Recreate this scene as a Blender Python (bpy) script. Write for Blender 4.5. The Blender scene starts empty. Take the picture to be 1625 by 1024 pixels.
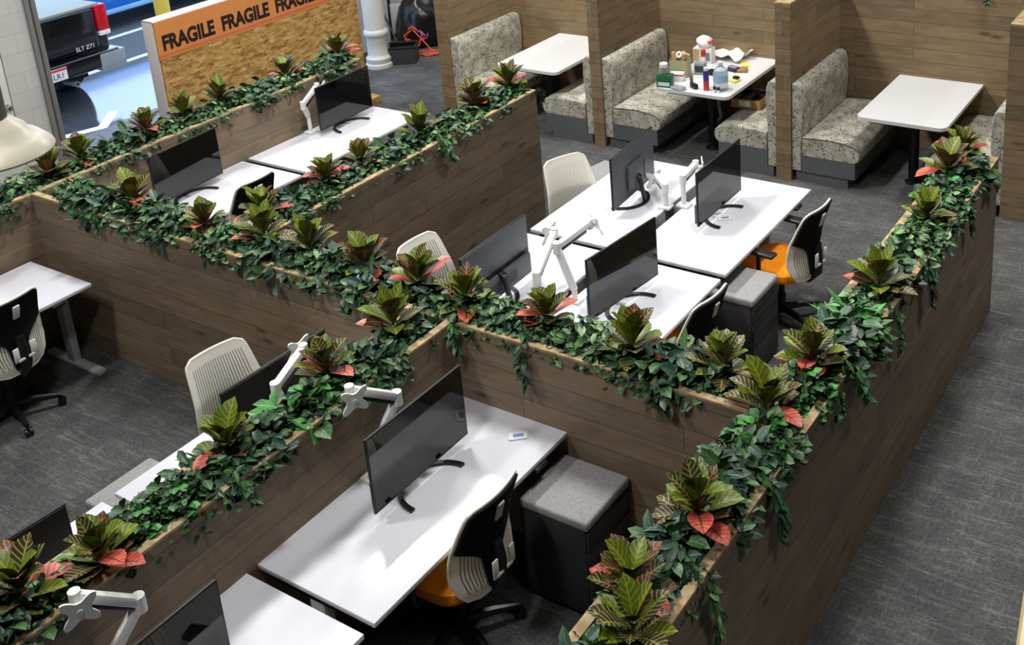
import bpy, bmesh, math, random
from mathutils import Vector, Matrix, Euler
R = math.radians
scene = bpy.context.scene
COL = scene.collection

# ------------------------------------------------------------------ camera, world, lights
CAM = Vector((1.64505622, -4.03963421, 4.37480682))
ROT = Euler((1.24453232, 0.0636006207, 0.570414031), 'XYZ')
F, PX, PY, W, H = 1784.70256, 930.006617, 125.982894, 1625.0, 1024.0
cd = bpy.data.cameras.new('camera')
cam = bpy.data.objects.new('camera', cd)
COL.objects.link(cam)
cam.location = CAM
cam.rotation_euler = ROT
cd.sensor_fit = 'HORIZONTAL'
cd.sensor_width = 36.0
cd.lens = 36.0 * F / W
cd.shift_x = (W / 2 - PX) / W
cd.shift_y = (PY - H / 2) / W
cd.clip_end = 200
scene.camera = cam

world = bpy.data.worlds.new('world')
scene.world = world
world.use_nodes = True
bg = world.node_tree.nodes['Background']
bg.inputs[0].default_value = (0.50, 0.70, 1.0, 1)
bg.inputs[1].default_value = 3.4

scene.view_settings.view_transform = 'Standard'
scene.view_settings.look = 'None'
scene.view_settings.gamma = 1
scene.view_settings.use_curve_mapping = False
scene.view_settings.exposure = 0.0


def lamp(x, y, z, power, sx, sy, color=(1, 0.985, 0.965), tilt=(0, 0), spread=180):
    d = bpy.data.lights.new('ceiling_light', 'AREA')
    d.shape = 'RECTANGLE'
    d.size, d.size_y = sx, sy
    d.energy = power
    d.spread = R(spread)
    d.color = color
    o = bpy.data.objects.new('ceiling_light', d)
    o.location = (x, y, z)
    o.rotation_euler = (R(tilt[0]), R(tilt[1]), 0)
    COL.objects.link(o)


LZ = 5.9
for (x, y, p) in [(-7.4, 1.6, 90), (-7.4, 5.6, 140), (-4.3, -3.4, 170), (-4.2, 1.4, 230), (-4.2, 5.0, 170),
                  (-1.3, -3.0, 120), (-0.2, 4.9, 160)]:
    lamp(x, y, LZ, p, 0.5, 1.0)
# unseen lamps over the walkway side, spread narrowed to keep planter faces dark
for (x, y, p) in [(-0.5, 1.4, 40), (2.7, -2.2, 60), (2.7, 3.0, 65)]:
    lamp(x, y, LZ, p, 0.5, 1.0, spread=80)


def px(u, v, axis, val):
    """the point of the place seen at photo pixel (u, v) on the plane axis = val"""
    d = ROT.to_matrix() @ Vector(((u - PX) / F, -(v - PY) / F, -1.0))
    t = (val - CAM[axis]) / d[axis]
    return CAM + d * t


# ------------------------------------------------------------------ materials
def srgb(r, g, b):
    f = lambda c: (c / 255 / 12.92) if c / 255 <= 0.04045 else ((c / 255 + 0.055) / 1.055) ** 2.4
    return (f(r), f(g), f(b), 1)


MATS = {}


def mat(name, color, rough=0.5, metal=0.0, spec=0.5, coat=0.0, ior=1.5, trans=0.0):
    m = bpy.data.materials.new(name)
    m.use_nodes = True
    b = m.node_tree.nodes['Principled BSDF']
    b.inputs['Base Color'].default_value = color
    b.inputs['Roughness'].default_value = rough
    b.inputs['Metallic'].default_value = metal
    b.inputs['Specular IOR Level'].default_value = spec
    b.inputs['Coat Weight'].default_value = coat
    b.inputs['IOR'].default_value = ior
    b.inputs['Transmission Weight'].default_value = trans
    MATS[name] = m
    return m


class NT:
    def __init__(s, m):
        s.t = m.node_tree
        s.b = s.t.nodes['Principled BSDF']

    def n(s, typ, **kw):
        nd = s.t.nodes.new(typ)
        for k, v in kw.items():
            if k.startswith('i_'):
                key = k[2:]
                nd.inputs[int(key) if key.isdigit() else key].default_value = v
            else:
                setattr(nd, k, v)
        return nd

    def l(s, a, b):
        s.t.links.new(a, b)

    def math(s, op, a, b=None, c=None):
        nd = s.t.nodes.new('ShaderNodeMath')
        nd.operation = op
        for i, v in enumerate((a, b, c)):
            if v is None:
                continue
            if isinstance(v, (int, float)):
                nd.inputs[i].default_value = v
            else:
                s.l(v, nd.inputs[i])
        return nd.outputs[0]

    def mix(s, fac, a, b, mode='MIX'):
        nd = s.t.nodes.new('ShaderNodeMix')
        nd.data_type = 'RGBA'
        nd.blend_type = mode
        for i, v in ((0, fac), (6, a), (7, b)):
            if isinstance(v, (int, float)):
                nd.inputs[i].default_value = v
            elif isinstance(v, tuple):
                nd.inputs[i].default_value = v
            else:
                s.l(v, nd.inputs[i])
        return nd.outputs[2]

    def ramp(s, fac, stops):
        nd = s.t.nodes.new('ShaderNodeValToRGB')
        e = nd.color_ramp.elements
        while len(e) < len(stops):
            e.new(0.5)
        for el, (p, c) in zip(e, stops):
            el.position = p
            el.color = c if isinstance(c, tuple) else (c, c, c, 1)
        s.l(fac, nd.inputs[0])
        return nd.outputs[0]

    def uv(s, scale=(1, 1, 1), loc=(0, 0, 0), rot=(0, 0, 0), src='UV'):
        tc = s.t.nodes.new('ShaderNodeTexCoord')
        mp = s.t.nodes.new('ShaderNodeMapping')
        mp.inputs['Scale'].default_value = scale
        mp.inputs['Location'].default_value = loc
        mp.inputs['Rotation'].default_value = rot
        s.l(tc.outputs[src], mp.inputs[0])
        return mp.outputs[0]

    def noise(s, vec, scale, detail=3, rough=0.5, dist=0.0):
        nd = s.n('ShaderNodeTexNoise', i_Scale=scale, i_Detail=detail, i_Roughness=rough, i_Distortion=dist)
        s.l(vec, nd.inputs['Vector'])
        return nd.outputs[0]

    def bump(s, h, strength=0.3, dist=0.005):
        nd = s.n('ShaderNodeBump', i_Strength=strength, i_Distance=dist)
        s.l(h, nd.inputs['Height'])
        s.l(nd.outputs[0], s.b.inputs['Normal'])


def wood_mat(name, base, plank_h=0.142, seam=0.55):
    m = mat(name, base, 0.62, spec=0.3)
    k = NT(m)
    uv = k.uv()
    br = k.n('ShaderNodeTexBrick', offset=0.37, offset_frequency=2, i_Scale=1.0)
    br.inputs['Brick Width'].default_value = 1.55
    br.inputs['Row Height'].default_value = plank_h
    br.inputs['Mortar Size'].default_value = 0.0022
    br.inputs['Mortar Smooth'].default_value = 0.2
    br.inputs['Bias'].default_value = 0.0
    br.inputs['Color1'].default_value = (0, 0, 0, 1)
    br.inputs['Color2'].default_value = (1, 1, 1, 1)
    k.l(uv, br.inputs['Vector'])
    sep = k.n('ShaderNodeSeparateColor')
    k.l(br.outputs['Color'], sep.inputs[0])
    tint = k.math('MULTIPLY_ADD', sep.outputs[0], 0.42, 0.79)
    # grain, offset by plank tint
    off = k.n('ShaderNodeCombineXYZ')
    k.l(k.math('MULTIPLY', sep.outputs[0], 13.0), off.inputs[0])
    add = k.n('ShaderNodeVectorMath', operation='ADD')
    k.l(uv, add.inputs[0])
    k.l(off.outputs[0], add.inputs[1])
    st = k.n('ShaderNodeMapping')
    st.inputs['Scale'].default_value = (1.6, 26, 1)
    k.l(add.outputs[0], st.inputs[0])
    g1 = k.noise(st.outputs[0], 1.5, 5, 0.62, 0.6)
    st2 = k.n('ShaderNodeMapping')
    st2.inputs['Scale'].default_value = (4, 9, 1)
    k.l(add.outputs[0], st2.inputs[0])
    g2 = k.noise(st2.outputs[0], 0.8, 2, 0.5, 0.3)
    grain = k.ramp(g1, [(0.25, 0.72), (0.55, 1.0), (0.8, 1.14)])
    blot = k.ramp(g2, [(0.25, 0.80), (0.6, 1.05)])
    vor = k.n('ShaderNodeTexVoronoi', i_Scale=1.0)
    st3 = k.n('ShaderNodeMapping')
    st3.inputs['Scale'].default_value = (2.1, 6.0, 1)
    k.l(add.outputs[0], st3.inputs[0])
    k.l(st3.outputs[0], vor.inputs['Vector'])
    knot = k.ramp(vor.outputs['Distance'], [(0.05, 0.45), (0.16, 1.0)])
    c = k.mix(1.0, base, k.ramp(tint, [(0, 0.0), (1, 1.0)]), 'MULTIPLY')
    hue = k.mix(k.math('MULTIPLY', sep.outputs[0], 0.5), c, k.mix(1.0, c, (1.12, 0.98, 0.86, 1), 'MULTIPLY'))
    c = k.mix(1.0, hue, grain, 'MULTIPLY')
    c = k.mix(1.0, c, blot, 'MULTIPLY')
    c = k.mix(1.0, c, knot, 'MULTIPLY')
    c = k.mix(k.math('MULTIPLY', br.outputs['Fac'], seam), c, srgb(30, 24, 18))
    k.l(c, k.b.inputs['Base Color'])
    k.bump(k.math('SUBTRACT', g1, k.math('MULTIPLY', br.outputs['Fac'], 2.0)), 0.25, 0.003)
    return m


wood_mat('wood', srgb(126, 112, 93))
wood_mat('booth_wood', srgb(136, 118, 90), 0.128)


def speck_mat(name, c0, c1, scale=60, rough=0.8, amt=(0.35, 0.65), src='Object', bump=0.0):
    m = mat(name, c0, rough, spec=0.25)
    k = NT(m)
    n = k.noise(k.uv(src=src), scale, 3, 0.6)
    k.l(k.mix(k.ramp(n, [(amt[0], 0.0), (amt[1], 1.0)]), c0, c1), k.b.inputs['Base Color'])
    if bump:
        k.bump(n, bump, 0.004)
    return m


speck_mat('pine', srgb(186, 166, 128), srgb(150, 126, 90), 18)
speck_mat('soil', srgb(38, 30, 22), srgb(14, 11, 8), 50, 0.95, bump=0.6)
speck_mat('felt', srgb(158, 158, 156), srgb(128, 128, 128), 140, 0.95, bump=0.2)
mat('charcoal', srgb(48, 48, 50), 0.55)
mat('desk_white', srgb(218, 219, 226), 0.2, spec=0.5)
mat('desk_edge', srgb(196, 194, 190), 0.4)
mat('table_white', srgb(218, 218, 217), 0.28)
mat('leg_grey', srgb(176, 176, 178), 0.4, 0.1)
mat('arm_white', srgb(226, 226, 222), 0.32)
mat('black_plastic', srgb(20, 20, 22), 0.4)
mat('black_metal', srgb(26, 26, 28), 0.35, 0.3)
mat('bezel', srgb(12, 12, 14), 0.55)
mat('screen', srgb(8, 8, 10), 0.045, spec=0.6, ior=1.55)
mat('monitor_back', srgb(78, 82, 90), 0.42)
mat('monitor_back_dark', srgb(44, 48, 54), 0.45)
mat('shell_plain', srgb(226, 222, 208), 0.42)
mat('black_fabric', srgb(15, 15, 17), 0.9, spec=0.2)
speck_mat('orange_fabric', srgb(232, 142, 10), srgb(214, 122, 6), 90, 0.85)
mat('chrome', srgb(200, 200, 205), 0.2, 1.0)
mat('tag_white', srgb(214, 214, 206), 0.5)
mat('laminate_grey', srgb(92, 96, 98), 0.5)
mat('white_paint', srgb(206, 206, 200), 0.55)
mat('ceiling_paint', srgb(90, 90, 92), 0.8)
mat('wall_paint', srgb(96, 95, 94), 0.8)


def slot_mat(name, wavy):
    m = mat(name, srgb(226, 222, 208), 0.42)
    k = NT(m)
    s = k.n('ShaderNodeSeparateXYZ')
    k.l(k.uv(), s.inputs[0])
    u, v = s.outputs[0], s.outputs[1]
    uu = u
    if wavy:
        uu = k.math('MULTIPLY_ADD', k.math('SINE', k.math('MULTIPLY', v, 62.0)), 0.022, u)
    fr = k.math('FRACT', k.math('MULTIPLY_ADD', uu, 12.5, 0.5))
    stripe = k.math('LESS_THAN', k.math('ABSOLUTE', k.math('SUBTRACT', fr, 0.5)), 0.13 if not wavy else 0.10)
    idx = k.math('FLOOR', k.math('MULTIPLY_ADD', uu, 12.5, 0.5))
    jit = k.math('MULTIPLY', k.math('FRACT', k.math('MULTIPLY', idx, 0.5)), 0.09)
    lo = k.math('GREATER_THAN', v, k.math('ADD', jit, 0.10))
    hi = k.math('LESS_THAN', v, 0.90)
    side = k.math('LESS_THAN', k.math('ABSOLUTE', u), 0.86)
    msk = k.math('MULTIPLY', k.math('MULTIPLY', stripe, lo), k.math('MULTIPLY', hi, side))
    if wavy:
        dash = k.math('LESS_THAN', k.math('FRACT', k.math('MULTIPLY_ADD', v, 16.0, k.math('MULTIPLY', idx, 0.5))), 0.78)
        msk = k.math('MULTIPLY', msk, dash)
    k.l(k.mix(msk, srgb(226, 222, 208), srgb(58, 56, 52) if not wavy else srgb(150, 146, 130)), k.b.inputs['Base Color'])


slot_mat('shell_slots', False)
slot_mat('shell_wave', True)


def carpet_mat():
    m = mat('carpet', srgb(70, 70, 71), 0.95, spec=0.15)
    k = NT(m)
    a = k.noise(k.uv((2.6, 30, 1), rot=(0, 0, R(4)), src='Object'), 1.0, 5, 0.65, 1.4)
    b = k.noise(k.uv((30, 2.4, 1), rot=(0, 0, R(-6)), src='Object'), 1.0, 4, 0.65, 1.6)
    c = k.noise(k.uv((1, 1, 1), src='Object'), 55, 3, 0.7)
    big = k.noise(k.uv((1, 1, 1), src='Object'), 2.6, 3, 0.6)
    la = k.ramp(a, [(0.545, 0.0), (0.60, 1.0), (0.66, 0.35)])
    lb = k.ramp(b, [(0.585, 0.0), (0.62, 0.8), (0.67, 0.1)])
    msk = k.ramp(big, [(0.35, 0.35), (0.65, 1.0)])
    lines = k.math('MULTIPLY', k.math('MAXIMUM', la, lb), msk)
    fine = k.ramp(c, [(0.3, 0.62), (0.7, 1.4)])
    base = k.mix(k.ramp(big, [(0.3, 0.0), (0.7, 1.0)]), srgb(66, 66, 67), srgb(86, 86, 85))
    col = k.mix(k.math('MULTIPLY', lines, 0.45), base, srgb(136, 136, 132))
    col = k.mix(1.0, col, fine, 'MULTIPLY')
    k.l(col, k.b.inputs['Base Color'])
    k.bump(c, 0.4, 0.004)


carpet_mat()


def booth_fabric():
    m = mat('booth_fabric', srgb(196, 192, 172), 0.7, spec=0.3)
    k = NT(m)
    co = k.uv(src='UV')
    v = k.n('ShaderNodeTexVoronoi', i_Scale=46.0)
    k.l(co, v.inputs['Vector'])
    dots = k.ramp(v.outputs['Distance'], [(0.34, 1.0), (0.46, 0.0)])
    clus = k.ramp(k.noise(co, 12, 2, 0.6), [(0.45, 0.0), (0.52, 1.0)])
    cloud = k.noise(co, 7, 3, 0.6)
    base = k.mix(k.ramp(cloud, [(0.35, 0.0), (0.65, 1.0)]), srgb(196, 193, 174), srgb(152, 149, 138))
    k.l(k.mix(k.math('MULTIPLY', k.math('MULTIPLY', dots, clus), 0.85), base, srgb(74, 66, 60)), k.b.inputs['Base Color'])


booth_fabric()


def leaf_mat(name, base, vein, base2=None, freq=8.0, vw=0.24, rough=0.4):
    m = mat(name, base, rough, spec=0.4)
    k = NT(m)
    s = k.n('ShaderNodeSeparateXYZ')
    k.l(k.uv(), s.inputs[0])
    au = k.math('ABSOLUTE', s.outputs[0])
    fr = k.math('FRACT', k.math('SUBTRACT', k.math('MULTIPLY', s.outputs[1], freq), k.math('MULTIPLY', au, 1.5)))
    side = k.math('LESS_THAN', fr, vw)
    mid = k.math('LESS_THAN', au, 0.09)
    fac = k.math('MAXIMUM', mid, side)
    n = k.noise(k.uv(src='Object'), 14, 2)
    b = base if base2 is None else k.mix(k.ramp(n, [(0.35, 0.0), (0.65, 1.0)]), base, base2)
    k.l(k.mix(k.math('MULTIPLY', fac, 0.85), b, vein), k.b.inputs['Base Color'])


leaf_mat('croton_olive', srgb(94, 112, 24), srgb(148, 146, 42), srgb(66, 92, 26), 7, 0.2)
leaf_mat('croton_dark', srgb(44, 60, 26), srgb(164, 152, 84), srgb(60, 48, 30), 9, 0.24)
leaf_mat('croton_brown', srgb(78, 56, 30), srgb(178, 104, 76), srgb(52, 64, 24), 8, 0.2)
leaf_mat('croton_red', srgb(192, 78, 64), srgb(92, 52, 38), srgb(208, 108, 84), 9, 0.2)
leaf_mat('ivy_dark', srgb(34, 62, 38), srgb(66, 98, 66), srgb(26, 48, 30), 4, 0.1)
leaf_mat('ivy_mid', srgb(66, 104, 56), srgb(102, 136, 88), srgb(48, 82, 46), 4, 0.1)
leaf_mat('ivy_blue', srgb(52, 84, 64), srgb(92, 120, 96), srgb(40, 68, 54), 4, 0.1)
leaf_mat('ivy_bright', srgb(70, 146, 60), srgb(116, 172, 96), srgb(52, 124, 58), 4, 0.1)
leaf_mat('ivy_pale', srgb(128, 158, 104), srgb(90, 130, 76), srgb(100, 142, 84), 4, 0.1)
mat('stem', srgb(72, 66, 40), 0.7)


# ------------------------------------------------------------------ mesh helpers
class MB:
    def __init__(s, M=None):
        s.v, s.f, s.uvs, s.mi = [], [], [], []
        s.M = M or Matrix.Identity(4)

    def add(s, verts, faces, mi=0, uvs=None):
        o = len(s.v)
        s.v += [tuple(s.M @ Vector(p)) for p in verts]
        for i, f in enumerate(faces):
            s.f.append([a + o for a in f])
            s.mi.append(mi)
            s.uvs.append(uvs[i] if uvs else None)
        return s

    def box(s, x0, x1, y0, y1, z0, z1, mi=0):
        v = [(x, y, z) for z in (z0, z1) for y in (y0, y1) for x in (x0, x1)]
        return s.add(v, [(0, 2, 3, 1), (4, 5, 7, 6), (0, 1, 5, 4), (2, 6, 7, 3), (0, 4, 6, 2), (1, 3, 7, 5)], mi)

    def bm(s, bm, mi=0):
        bm.verts.ensure_lookup_table()
        bm.verts.index_update()
        s.add([tuple(v.co) for v in bm.verts], [[v.index for v in f.verts] for f in bm.faces], mi)
        bm.free()
        return s

    def rbox(s, x0, x1, y0, y1, z0, z1, r=0.01, seg=2, mi=0, rot=None):
        bm = bmesh.new()
        bmesh.ops.create_cube(bm, size=1)
        for v in bm.verts:
            v.co = Vector((v.co.x * (x1 - x0), v.co.y * (y1 - y0), v.co.z * (z1 - z0)))
        bmesh.ops.bevel(bm, geom=bm.edges[:], offset=r, segments=seg, profile=0.5, affect='EDGES')
        c = Vector(((x0 + x1) / 2, (y0 + y1) / 2, (z0 + z1) / 2))
        m = rot.to_matrix() if rot else Matrix.Identity(3)
        for v in bm.verts:
            v.co = m @ v.co + c
        return s.bm(bm, mi)

    def prism(s, outline, z0, z1, mi=0):
        n = len(outline)
        v = [(x, y, z0) for x, y in outline] + [(x, y, z1) for x, y in outline]
        fs = [tuple(range(n - 1, -1, -1)), tuple(range(n, 2 * n))]
        fs += [(i, (i + 1) % n, n + (i + 1) % n, n + i) for i in range(n)]
        return s.add(v, fs, mi)

    def tube(s, pts, r, seg=8, mi=0, caps=True, flat=1.0):
        pts = [Vector(p) for p in pts]
        rr = r if isinstance(r, (list, tuple)) else [r] * len(pts)
        vs, fs = [], []
        prev = None
        for i, p in enumerate(pts):
            t = (pts[min(i + 1, len(pts) - 1)] - pts[max(i - 1, 0)]).normalized()
            if prev is None:
                a = Vector((0, 0, 1)) if abs(t.z) < 0.9 else Vector((1, 0, 0))
                n = t.cross(a).normalized()
            else:
                n = (prev - t * prev.dot(t)).normalized()
            prev = n
            b = t.cross(n)
            for j in range(seg):
                a = 2 * math.pi * j / seg
                vs.append(p + (n * math.cos(a) + b * math.sin(a) * flat) * rr[i])
        for i in range(len(pts) - 1):
            for j in range(seg):
                fs.append((i * seg + j, i * seg + (j + 1) % seg, (i + 1) * seg + (j + 1) % seg, (i + 1) * seg + j))
        if caps:
            fs.append(tuple(range(seg - 1, -1, -1)))
            fs.append(tuple(range((len(pts) - 1) * seg, len(pts) * seg)))
        return s.add([tuple(p) for p in vs], fs, mi)

    def lathe(s, prof, seg=24, mi=0, c=(0, 0, 0)):
        vs, fs = [], []
        for r, z in prof:
            for j in range(seg):
                a = 2 * math.pi * j / seg
                vs.append((c[0] + r * math.cos(a), c[1] + r * math.sin(a), c[2] + z))
        for i in range(len(prof) - 1):
            for j in range(seg):
                fs.append((i * seg + j, i * seg + (j + 1) % seg, (i + 1) * seg + (j + 1) % seg, (i + 1) * seg + j))
        if prof[0][0] > 1e-4:
            fs.append(tuple(range(seg - 1, -1, -1)))
        if prof[-1][0] > 1e-4:
            fs.append(tuple(range((len(prof) - 1) * seg, len(prof) * seg)))
        return s.add(vs, fs, mi)

    def bar(s, a, b, w, h, mi=0, r=0.0):
        """a rectangular bar from a to b, w wide and h deep"""
        a, b = Vector(a), Vector(b)
        t = (b - a)
        L = t.length
        t.normalize()
        up = Vector((0, 0, 1)) if abs(t.z) < 0.95 else Vector((1, 0, 0))
        sx = t.cross(up).normalized()
        up = sx.cross(t)
        M = Matrix((sx, t, up)).transposed().to_4x4()
        M.translation = (a + b) / 2
        old = s.M
        s.M = old @ M
        if r:
            s.rbox(-w / 2, w / 2, -L / 2, L / 2, -h / 2, h / 2, r, 2, mi)
        else:
            s.box(-w / 2, w / 2, -L / 2, L / 2, -h / 2, h / 2, mi)
        s.M = old
        return s

    def sphere(s, c, r, seg=12, mi=0, sc=(1, 1, 1)):
        bm = bmesh.new()
        bmesh.ops.create_uvsphere(bm, u_segments=seg, v_segments=max(6, seg // 2 + 2), radius=r)
        for v in bm.verts:
            v.co = Vector((v.co.x * sc[0] + c[0], v.co.y * sc[1] + c[1], v.co.z * sc[2] + c[2]))
        return s.bm(bm, mi)

    def mesh(s, name, mats, smooth=True, angle=40):
        me = bpy.data.meshes.new(name)
        me.from_pydata(s.v, [], s.f)
        for m in mats:
            me.materials.append(MATS[m])
        uvl = me.uv_layers.new(name='UVMap')
        for p in me.polygons:
            p.material_index = s.mi[p.index]
            u = s.uvs[p.index]
            n = p.normal
            ax = max(range(3), key=lambda i: abs(n[i]))
            for k, li in enumerate(p.loop_indices):
                if u:
                    uvl.data[li].uv = u[k]
                else:
                    c = me.vertices[me.loops[li].vertex_index].co
                    uvl.data[li].uv = (c.y, c.z) if ax == 0 else ((c.x, c.z) if ax == 1 else (c.y, c.x))
        if smooth:
            me.shade_smooth()
            me.set_sharp_from_angle(angle=R(angle))
        me.update()
        return me

    def build(s, name, mats, parent=None, smooth=True, angle=40):
        if isinstance(mats, str):
            mats = [mats]
        o = bpy.data.objects.new(name, s.mesh(name, mats, smooth, angle))
        COL.objects.link(o)
        if parent:
            o.parent = parent
        return o


def tag(o, label, cat, group=None, kind=None):
    o['label'] = label
    o['category'] = cat
    if group:
        o['group'] = group
    if kind:
        o['kind'] = kind
    return o


def thing(name, label, cat, loc=(0, 0, 0), rz=0.0, group=None):
    o = bpy.data.objects.new(name, None)
    o.empty_display_size = 0.1
    COL.objects.link(o)
    o.location = loc
    o.rotation_euler = (0, 0, rz)
    return tag(o, label, cat, group)


def struct(name, mb, mats, label=None, smooth=False):
    o = mb.build(name, mats, None, smooth)
    o['kind'] = 'structure'
    if label:
        o['label'] = label
        o['category'] = name.split('_')[0]
    return o


def dup(root, loc, rz, label, group=None, scale=None):
    def cp(o, par):
        c = o.copy()
        COL.objects.link(c)
        c.parent = par
        for ch in o.children:
            cp(ch, c)
        return c
    c = cp(root, None)
    c.location = loc
    c.rotation_euler = (0, 0, rz)
    c['label'] = label
    if group:
        c['group'] = group
    if scale:
        c.scale = (scale,) * 3
    return c


def placed(first, used, loc, rz, label, scale=None):
    """the first call moves the thing itself, later calls copy it with its parts"""
    if not used:
        used.append(1)
        first.location = loc
        first.rotation_euler = (0, 0, rz)
        first['label'] = label
        if scale:
            first.scale = (scale,) * 3
        return first
    return dup(first, loc, rz, label, first.get('group'), scale)


def text_mb(body, size, depth=0.001, bold=0.0):
    cu = bpy.data.curves.new('txt', 'FONT')
    cu.body = body
    cu.size = size
    cu.extrude = depth
    cu.offset = bold
    cu.align_x = 'CENTER'
    cu.align_y = 'CENTER'
    o = bpy.data.objects.new('txt', cu)
    COL.objects.link(o)
    dg = bpy.context.evaluated_depsgraph_get()
    dg.update()
    me = bpy.data.meshes.new_from_object(o.evaluated_get(dg))
    vs = [tuple(v.co) for v in me.vertices]
    fs = [list(p.vertices) for p in me.polygons]
    bpy.data.objects.remove(o)
    return vs, fs


# ------------------------------------------------------------------ the setting
XW = -9.05
struct('floor', MB().box(XW, 8, -9, 12, -0.1, 0), 'carpet', 'dark grey patterned carpet floor between the planters')
struct('ceiling', MB().box(XW, 8, -9, 12, 6.5, 6.6), 'ceiling_paint', 'plain ceiling above the office')
struct('wall_right', MB().box(8, 8.15, -9, 12, 0, 6.5), 'wall_paint', 'plain wall on the walkway side')
struct('wall_front', MB().box(XW, 8, -9.15, -9, 0, 6.5), 'wall_paint', 'plain wall behind the viewer')
struct('wall_back', MB().box(XW, 8, 12, 12.15, 0, 6.5), 'wall_paint', 'plain wall at the far end')


def block_mat():
    m = mat('block', srgb(188, 187, 184), 0.7)
    k = NT(m)
    br = k.n('ShaderNodeTexBrick', offset=0.5, i_Scale=1.0)
    br.inputs['Brick Width'].default_value = 0.6
    br.inputs['Row Height'].default_value = 0.2
    br.inputs['Mortar Size'].default_value = 0.004
    br.inputs['Color1'].default_value = srgb(190, 189, 186)
    br.inputs['Color2'].default_value = srgb(184, 183, 181)
    br.inputs['Mortar'].default_value = srgb(168, 167, 165)
    k.l(k.uv(), br.inputs['Vector'])
    k.l(br.outputs['Color'], k.b.inputs['Base Color'])


block_mat()
GY0, GY1, GH = 2.06, 5.95, 3.6
DY0, DY1, DH = 0.62, 1.62, 2.12
w = MB()
w.box(XW - 0.2, XW, -9, DY0, 0, 6.5)
w.box(XW - 0.2, XW, DY0, DY1, DH, 6.5)
w.box(XW - 0.2, XW, DY1, GY0, 0, 6.5)
w.box(XW - 0.2, XW, GY0, GY1, GH, 6.5)
w.box(XW - 0.2, XW, GY1, 12, 0, 6.5)
struct('wall_left', w, 'block', 'white painted block wall around the open garage doorway')
d = struct('door_1', MB().rbox(XW - 0.06, XW + 0.004, DY0 + 0.01, DY1 - 0.012, 0.01, DH - 0.01, 0.004), 'white_paint',
           'white door with a round metal knob in the block wall', True)
knob = MB(Matrix.Translation((XW, 1.55, 0.905)) @ Matrix.Rotation(R(90), 4, 'Y'))
knob.lathe([(0.034, 0.004), (0.034, 0.014), (0.014, 0.018), (0.013, 0.036), (0.028, 0.046), (0.033, 0.06), (0.026, 0.076), (0.0, 0.08)], 16)
knob.build('knob', 'chrome', d)
mat('galvanised', srgb(140, 142, 142), 0.45, 0.5)
j = MB()
j.box(XW, XW + 0.035, GY0 - 0.11, GY0 - 0.075, 0, GH)
j.box(XW, XW + 0.05, GY0 - 0.05, GY0 - 0.035, 0, GH)
j.box(XW - 0.2, XW + 0.02, GY0 - 0.015, GY0 + 0.012, 0, GH)
struct('trim_1', j, 'galvanised', 'grey metal door track along the edge of the garage opening')

# the ground outside
speck_mat('asphalt', srgb(96, 98, 102), srgb(78, 80, 85), 40, 0.9)
speck_mat('concrete', srgb(112, 114, 118), srgb(100, 102, 106), 30, 0.55)
mat('wet_slab', srgb(74, 80, 88), 0.09, spec=1.0, ior=2.2)
mat('line_paint', srgb(225, 228, 232), 0.6)
struct('ground_lot', MB().box(-45, -11.85, -25, 35, -0.1, -0.002), 'asphalt', 'grey asphalt parking lot outside the garage door')
struct('ground_apron', MB().box(-11.85, -9.95, -25, 35, -0.1, -0.002), 'wet_slab', 'wet shiny concrete apron reflecting the sky')
struct('ground_sill', MB().box(-9.95, XW, -25, 35, -0.1, -0.002), 'concrete', 'dull concrete strip at the garage doorway')
for i, (x0, x1, y0, y1, t) in enumerate([(-12.14, -12.03, 2.0, 12, 'nearer'), (-13.46, -13.34, 2.0, 14, 'farther')]):
    o = MB().box(x0, x1, y0, y1, -0.002, 0.001).build('parking_line', 'line_paint', None, False)
    tag(o, t + ' of the two white painted parking lines on the asphalt', 'painted line', kind='structure')
o = MB().prism([(-10.22, 2.6), (-10.10, 2.6), (-9.92, 3.1), (-10.32, 3.55), (-10.42, 3.47), (-10.06, 3.08)], -0.002, 0.001).build('parking_line', 'line_paint', None, False)  # bent white strip laid flat on the ground
tag(o, 'bent white strip on the ground by the garage sill', 'painted line', kind='structure')

# ------------------------------------------------------------------ planters
HP, TP = 1.2, 0.046
X5, X4, X2, X3 = -6.03, -3.86, -2.062, 0.0
TH = 0.302


def planter(label, x0, x1, y0, y1, ends):
    t = thing('planter_partition', label, 'planter', ((x0 + x1) / 2, (y0 + y1) / 2, 0), 0, 'wood clad planter partitions')
    cx, cy = (x0 + x1) / 2, (y0 + y1) / 2
    along_y = (y1 - y0) > (x1 - x0)
    P = lambda: MB(Matrix.Translation((-cx, -cy, 0)))
    ztop = HP - 0.012
    if along_y:
        sides = [(x0, x0 + TP, y0, y1), (x1 - TP, x1, y0, y1)]
        e = {'lo': (x0 + TP, x1 - TP, y0, y0 + TP), 'hi': (x0 + TP, x1 - TP, y1 - TP, y1)}
    else:
        sides = [(x0, x1, y0, y0 + TP), (x0, x1, y1 - TP, y1)]
        e = {'lo': (x0, x0 + TP, y0 + TP, y1 - TP), 'hi': (x1 - TP, x1, y0 + TP, y1 - TP)}
    for b in sides:
        P().box(*b, 0, ztop).build('side_panel', 'wood', t, False)
        P().box(*b, ztop, HP).build('rim', 'pine', t, False)
    for k in ends:
        P().box(*e[k], 0, ztop).build('end_panel', 'wood', t, False)
        P().box(*e[k], ztop, HP).build('rim', 'pine', t, False)
    gx, gy = (TP, TP if ends else 0.002) if along_y else (0.002, TP)
    so = P().box(x0 + gx, x1 - gx, y0 + gy, y1 - gy, 0.95, 1.11).build('soil', 'soil', t, False)
    so['kind'] = 'stuff'
    return t


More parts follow.
